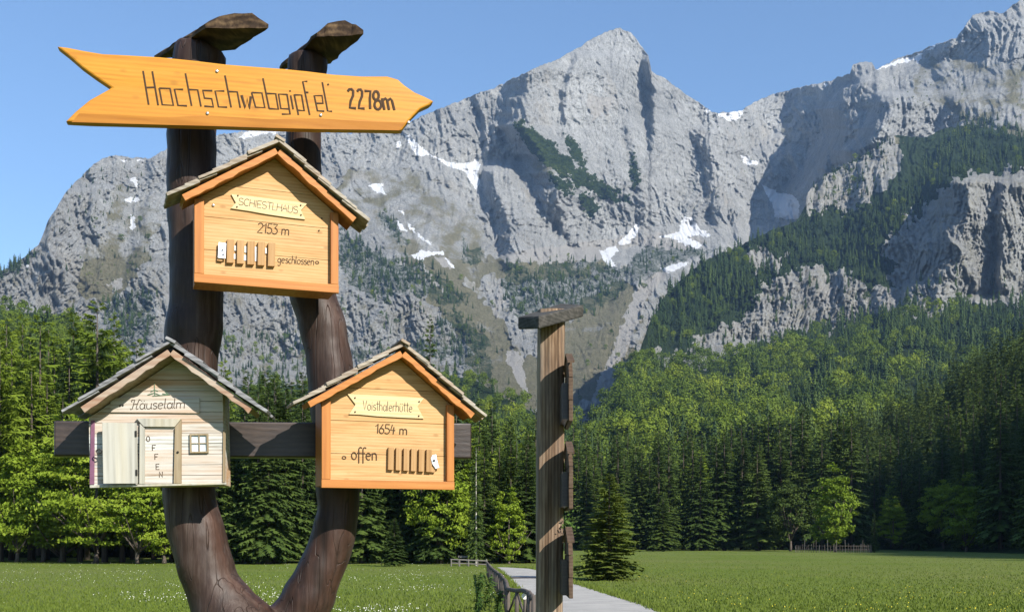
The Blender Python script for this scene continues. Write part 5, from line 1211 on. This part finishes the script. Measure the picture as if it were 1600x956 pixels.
# far railing and bench-like box
fr2 = empty('wooden_railing', G(730, 883)); Lc = fr2.location; tag(fr2, 'low pale wooden railing at the far end of the path beside the bare pale trunk', 'railing')
M_pale = wood('pale_rail_wood', (.10, .095, .085), (.18, .17, .15), (.27, .255, .23), 'X', .6, .8)
mb = MB(); 
Yr = 74.
a, c_ = wp_(704, 873.5, Yr), wp_(762, 876, Yr)
mb.tube([a-Lc, c_-Lc], .045, 7); mb.build('top_rail', M_pale, fr2)
mb = MB(); mb.tube([a-Lc-Vector((0, 0, .24)), c_-Lc-Vector((0, 0, .24))], .04, 7); mb.build('lower_rail', M_pale, fr2)
for px in (705, 718, 732, 746, 760):
    p = wp_(px, 874, Yr)-Lc; mb = MB(); mb.tube([(p.x, p.y, -.1), (p.x, p.y, p.z+.05)], .05, 7); mb.build('railing_post', M_pale, fr2)
e = empty('bench', G(725, 882.5)+Vector((0, -1.5, 0))); tag(e, 'small pale bench in front of the far wooden railing', 'bench')
mb = MB(); mb.box((0, 0, .42), (.7, .3, .06)); mb.build('seat', M_pale, e); mb = MB(); mb.box((0, .15, .62), (.7, .05, .15)); mb.build('backrest', M_pale, e)
for s in (-.28, .28): mb = MB(); mb.box((s, 0, .195), (.07, .26, .389)); mb.build('leg', M_pale, e)

# picket fence round the bright tree
pf = empty('picket_fence', (base_at(1305, 160), 160, 0)); Lc = pf.location; tag(pf, 'grey fence of uneven thin pickets around the bright broadleaf tree at the far meadow edge', 'fence')
cxx, cyy = base_at(1300, 168), 168; pts = []
for i in range(44):
    t = math.pi*(1.0+i/43.0); pts.append((cxx+5.6*math.cos(t), cyy+7.5*math.sin(t)))
for i, (x, y) in enumerate(pts):
    mb = MB(); h = rnd.uniform(.9, 1.5) if rnd.random() < .85 else 1.9; mb.tube([(x-Lc.x, y-Lc.y, -.1), (x-Lc.x+rnd.uniform(-.08, .08), y-Lc.y, h)], .035, 5); mb.build('picket', M_rustic if i % 3 else M_pale, pf)
for zr_ in (.45, 1.0):
    mb = MB(); mb.tube([(x-Lc.x, y-Lc.y+.04, zr_) for x, y in pts[::3]], .03, 5); mb.build('rail', M_rustic, pf)

# tall leafy weeds by the fence
def weed(px, Y, h, lean, label, seed):
    q = random.Random(seed); e = empty('leafy_weed', ((px-800)/F*Y, Y, 0)); tag(e, label, 'plant')
    st = MB(); lf = MB()
    for s_ in range(4):
        bx_, by_ = q.uniform(-.06, .06), q.uniform(-.1, .1); hh = h*q.uniform(.7, 1); pts_ = [Vector((bx_+lean*hh*(t/6)**1.5, by_, hh*t/6)) for t in range(7)]; st.tube(pts_, .008, 5)
        for k_ in range(44):
            t = q.uniform(.15, 1); p = Vector((bx_+lean*hh*t**1.5, by_, hh*t)); a = q.uniform(0, 6.28); l = q.uniform(.07, .15); d = Vector((math.cos(a), math.sin(a), q.uniform(-.5, .3)))*l; s2 = Vector((-math.sin(a), math.cos(a), .2))*l*.28
            lf.add([p, p+d*.5+s2, p+d, p+d*.5-s2], [(0, 1, 2, 3)])
    st.build('stem', M_plant, e); lf.build('leaves', M_plant, e)
weed(746, 25.5, 1.05, .12, 'leafy weed at the far left of the clump beside the rustic fence', 1)
weed(760, 27, .95, .2, 'tall leafy weed between two others in the clump beside the rustic fence', 2)
weed(778, 24, .75, .1, 'leafy weed closest to the rustic fence', 3)
# climbing sprig between the lower boards
e = empty('green_sprig', P(889, 826, 7.5)); tag(e, 'small green sprig of leaves between the middle and lowest edge-on hut signs', 'plant'); lf = MB(); q = random.Random(2)
for k_ in range(70):
    p = Vector((q.gauss(0, .022), q.uniform(-.06, .04), abs(q.gauss(.03, .035)))); a = q.uniform(0, 6.28); l = q.uniform(.012, .026); d = Vector((math.cos(a), math.sin(a)*.6, q.uniform(-.6, .6)))*l; s2 = Vector((-math.sin(a)*.4, .2, math.cos(a)*.6))*l*.6
    lf.add([p, p+d*.5+s2, p+d, p+d*.5-s2], [(0, 1, 2, 3)])
lf.build('leaves', M_plant, e)

# ------------------------------------------------------------------ haze
hm = bpy.data.materials.new('haze'); hm.use_nodes = True; n = hm.node_tree; n.nodes.remove(n.nodes['Principled BSDF'])
pv = n.nodes.new('ShaderNodeVolumePrincipled'); pv.inputs['Color'].default_value = (.36, .60, 1.0, 1); pv.inputs['Density'].default_value = 6e-5; pv.inputs['Anisotropy'].default_value = .1
n.links.new(pv.outputs[0], n.nodes['Material Output'].inputs['Volume'])
mb = MB(); mb.box((0, 1500, 900-1500+.0), (16000, 16000, 1), None); mb = MB()
x0, x1, y0, y1, z0_, z1_ = -4300, 4300, -700, 4600, -620, 1560
mb.hexa([(x0, y0, z0_), (x1, y0, z0_), (x1, y1, z0_), (x0, y1, z0_), (x0, y0, z1_), (x1, y0, z1_), (x1, y1, z1_), (x0, y1, z1_)])
ho = mb.build('haze', hm); tag(ho, 'thin blue valley haze', None, None, 'stuff')
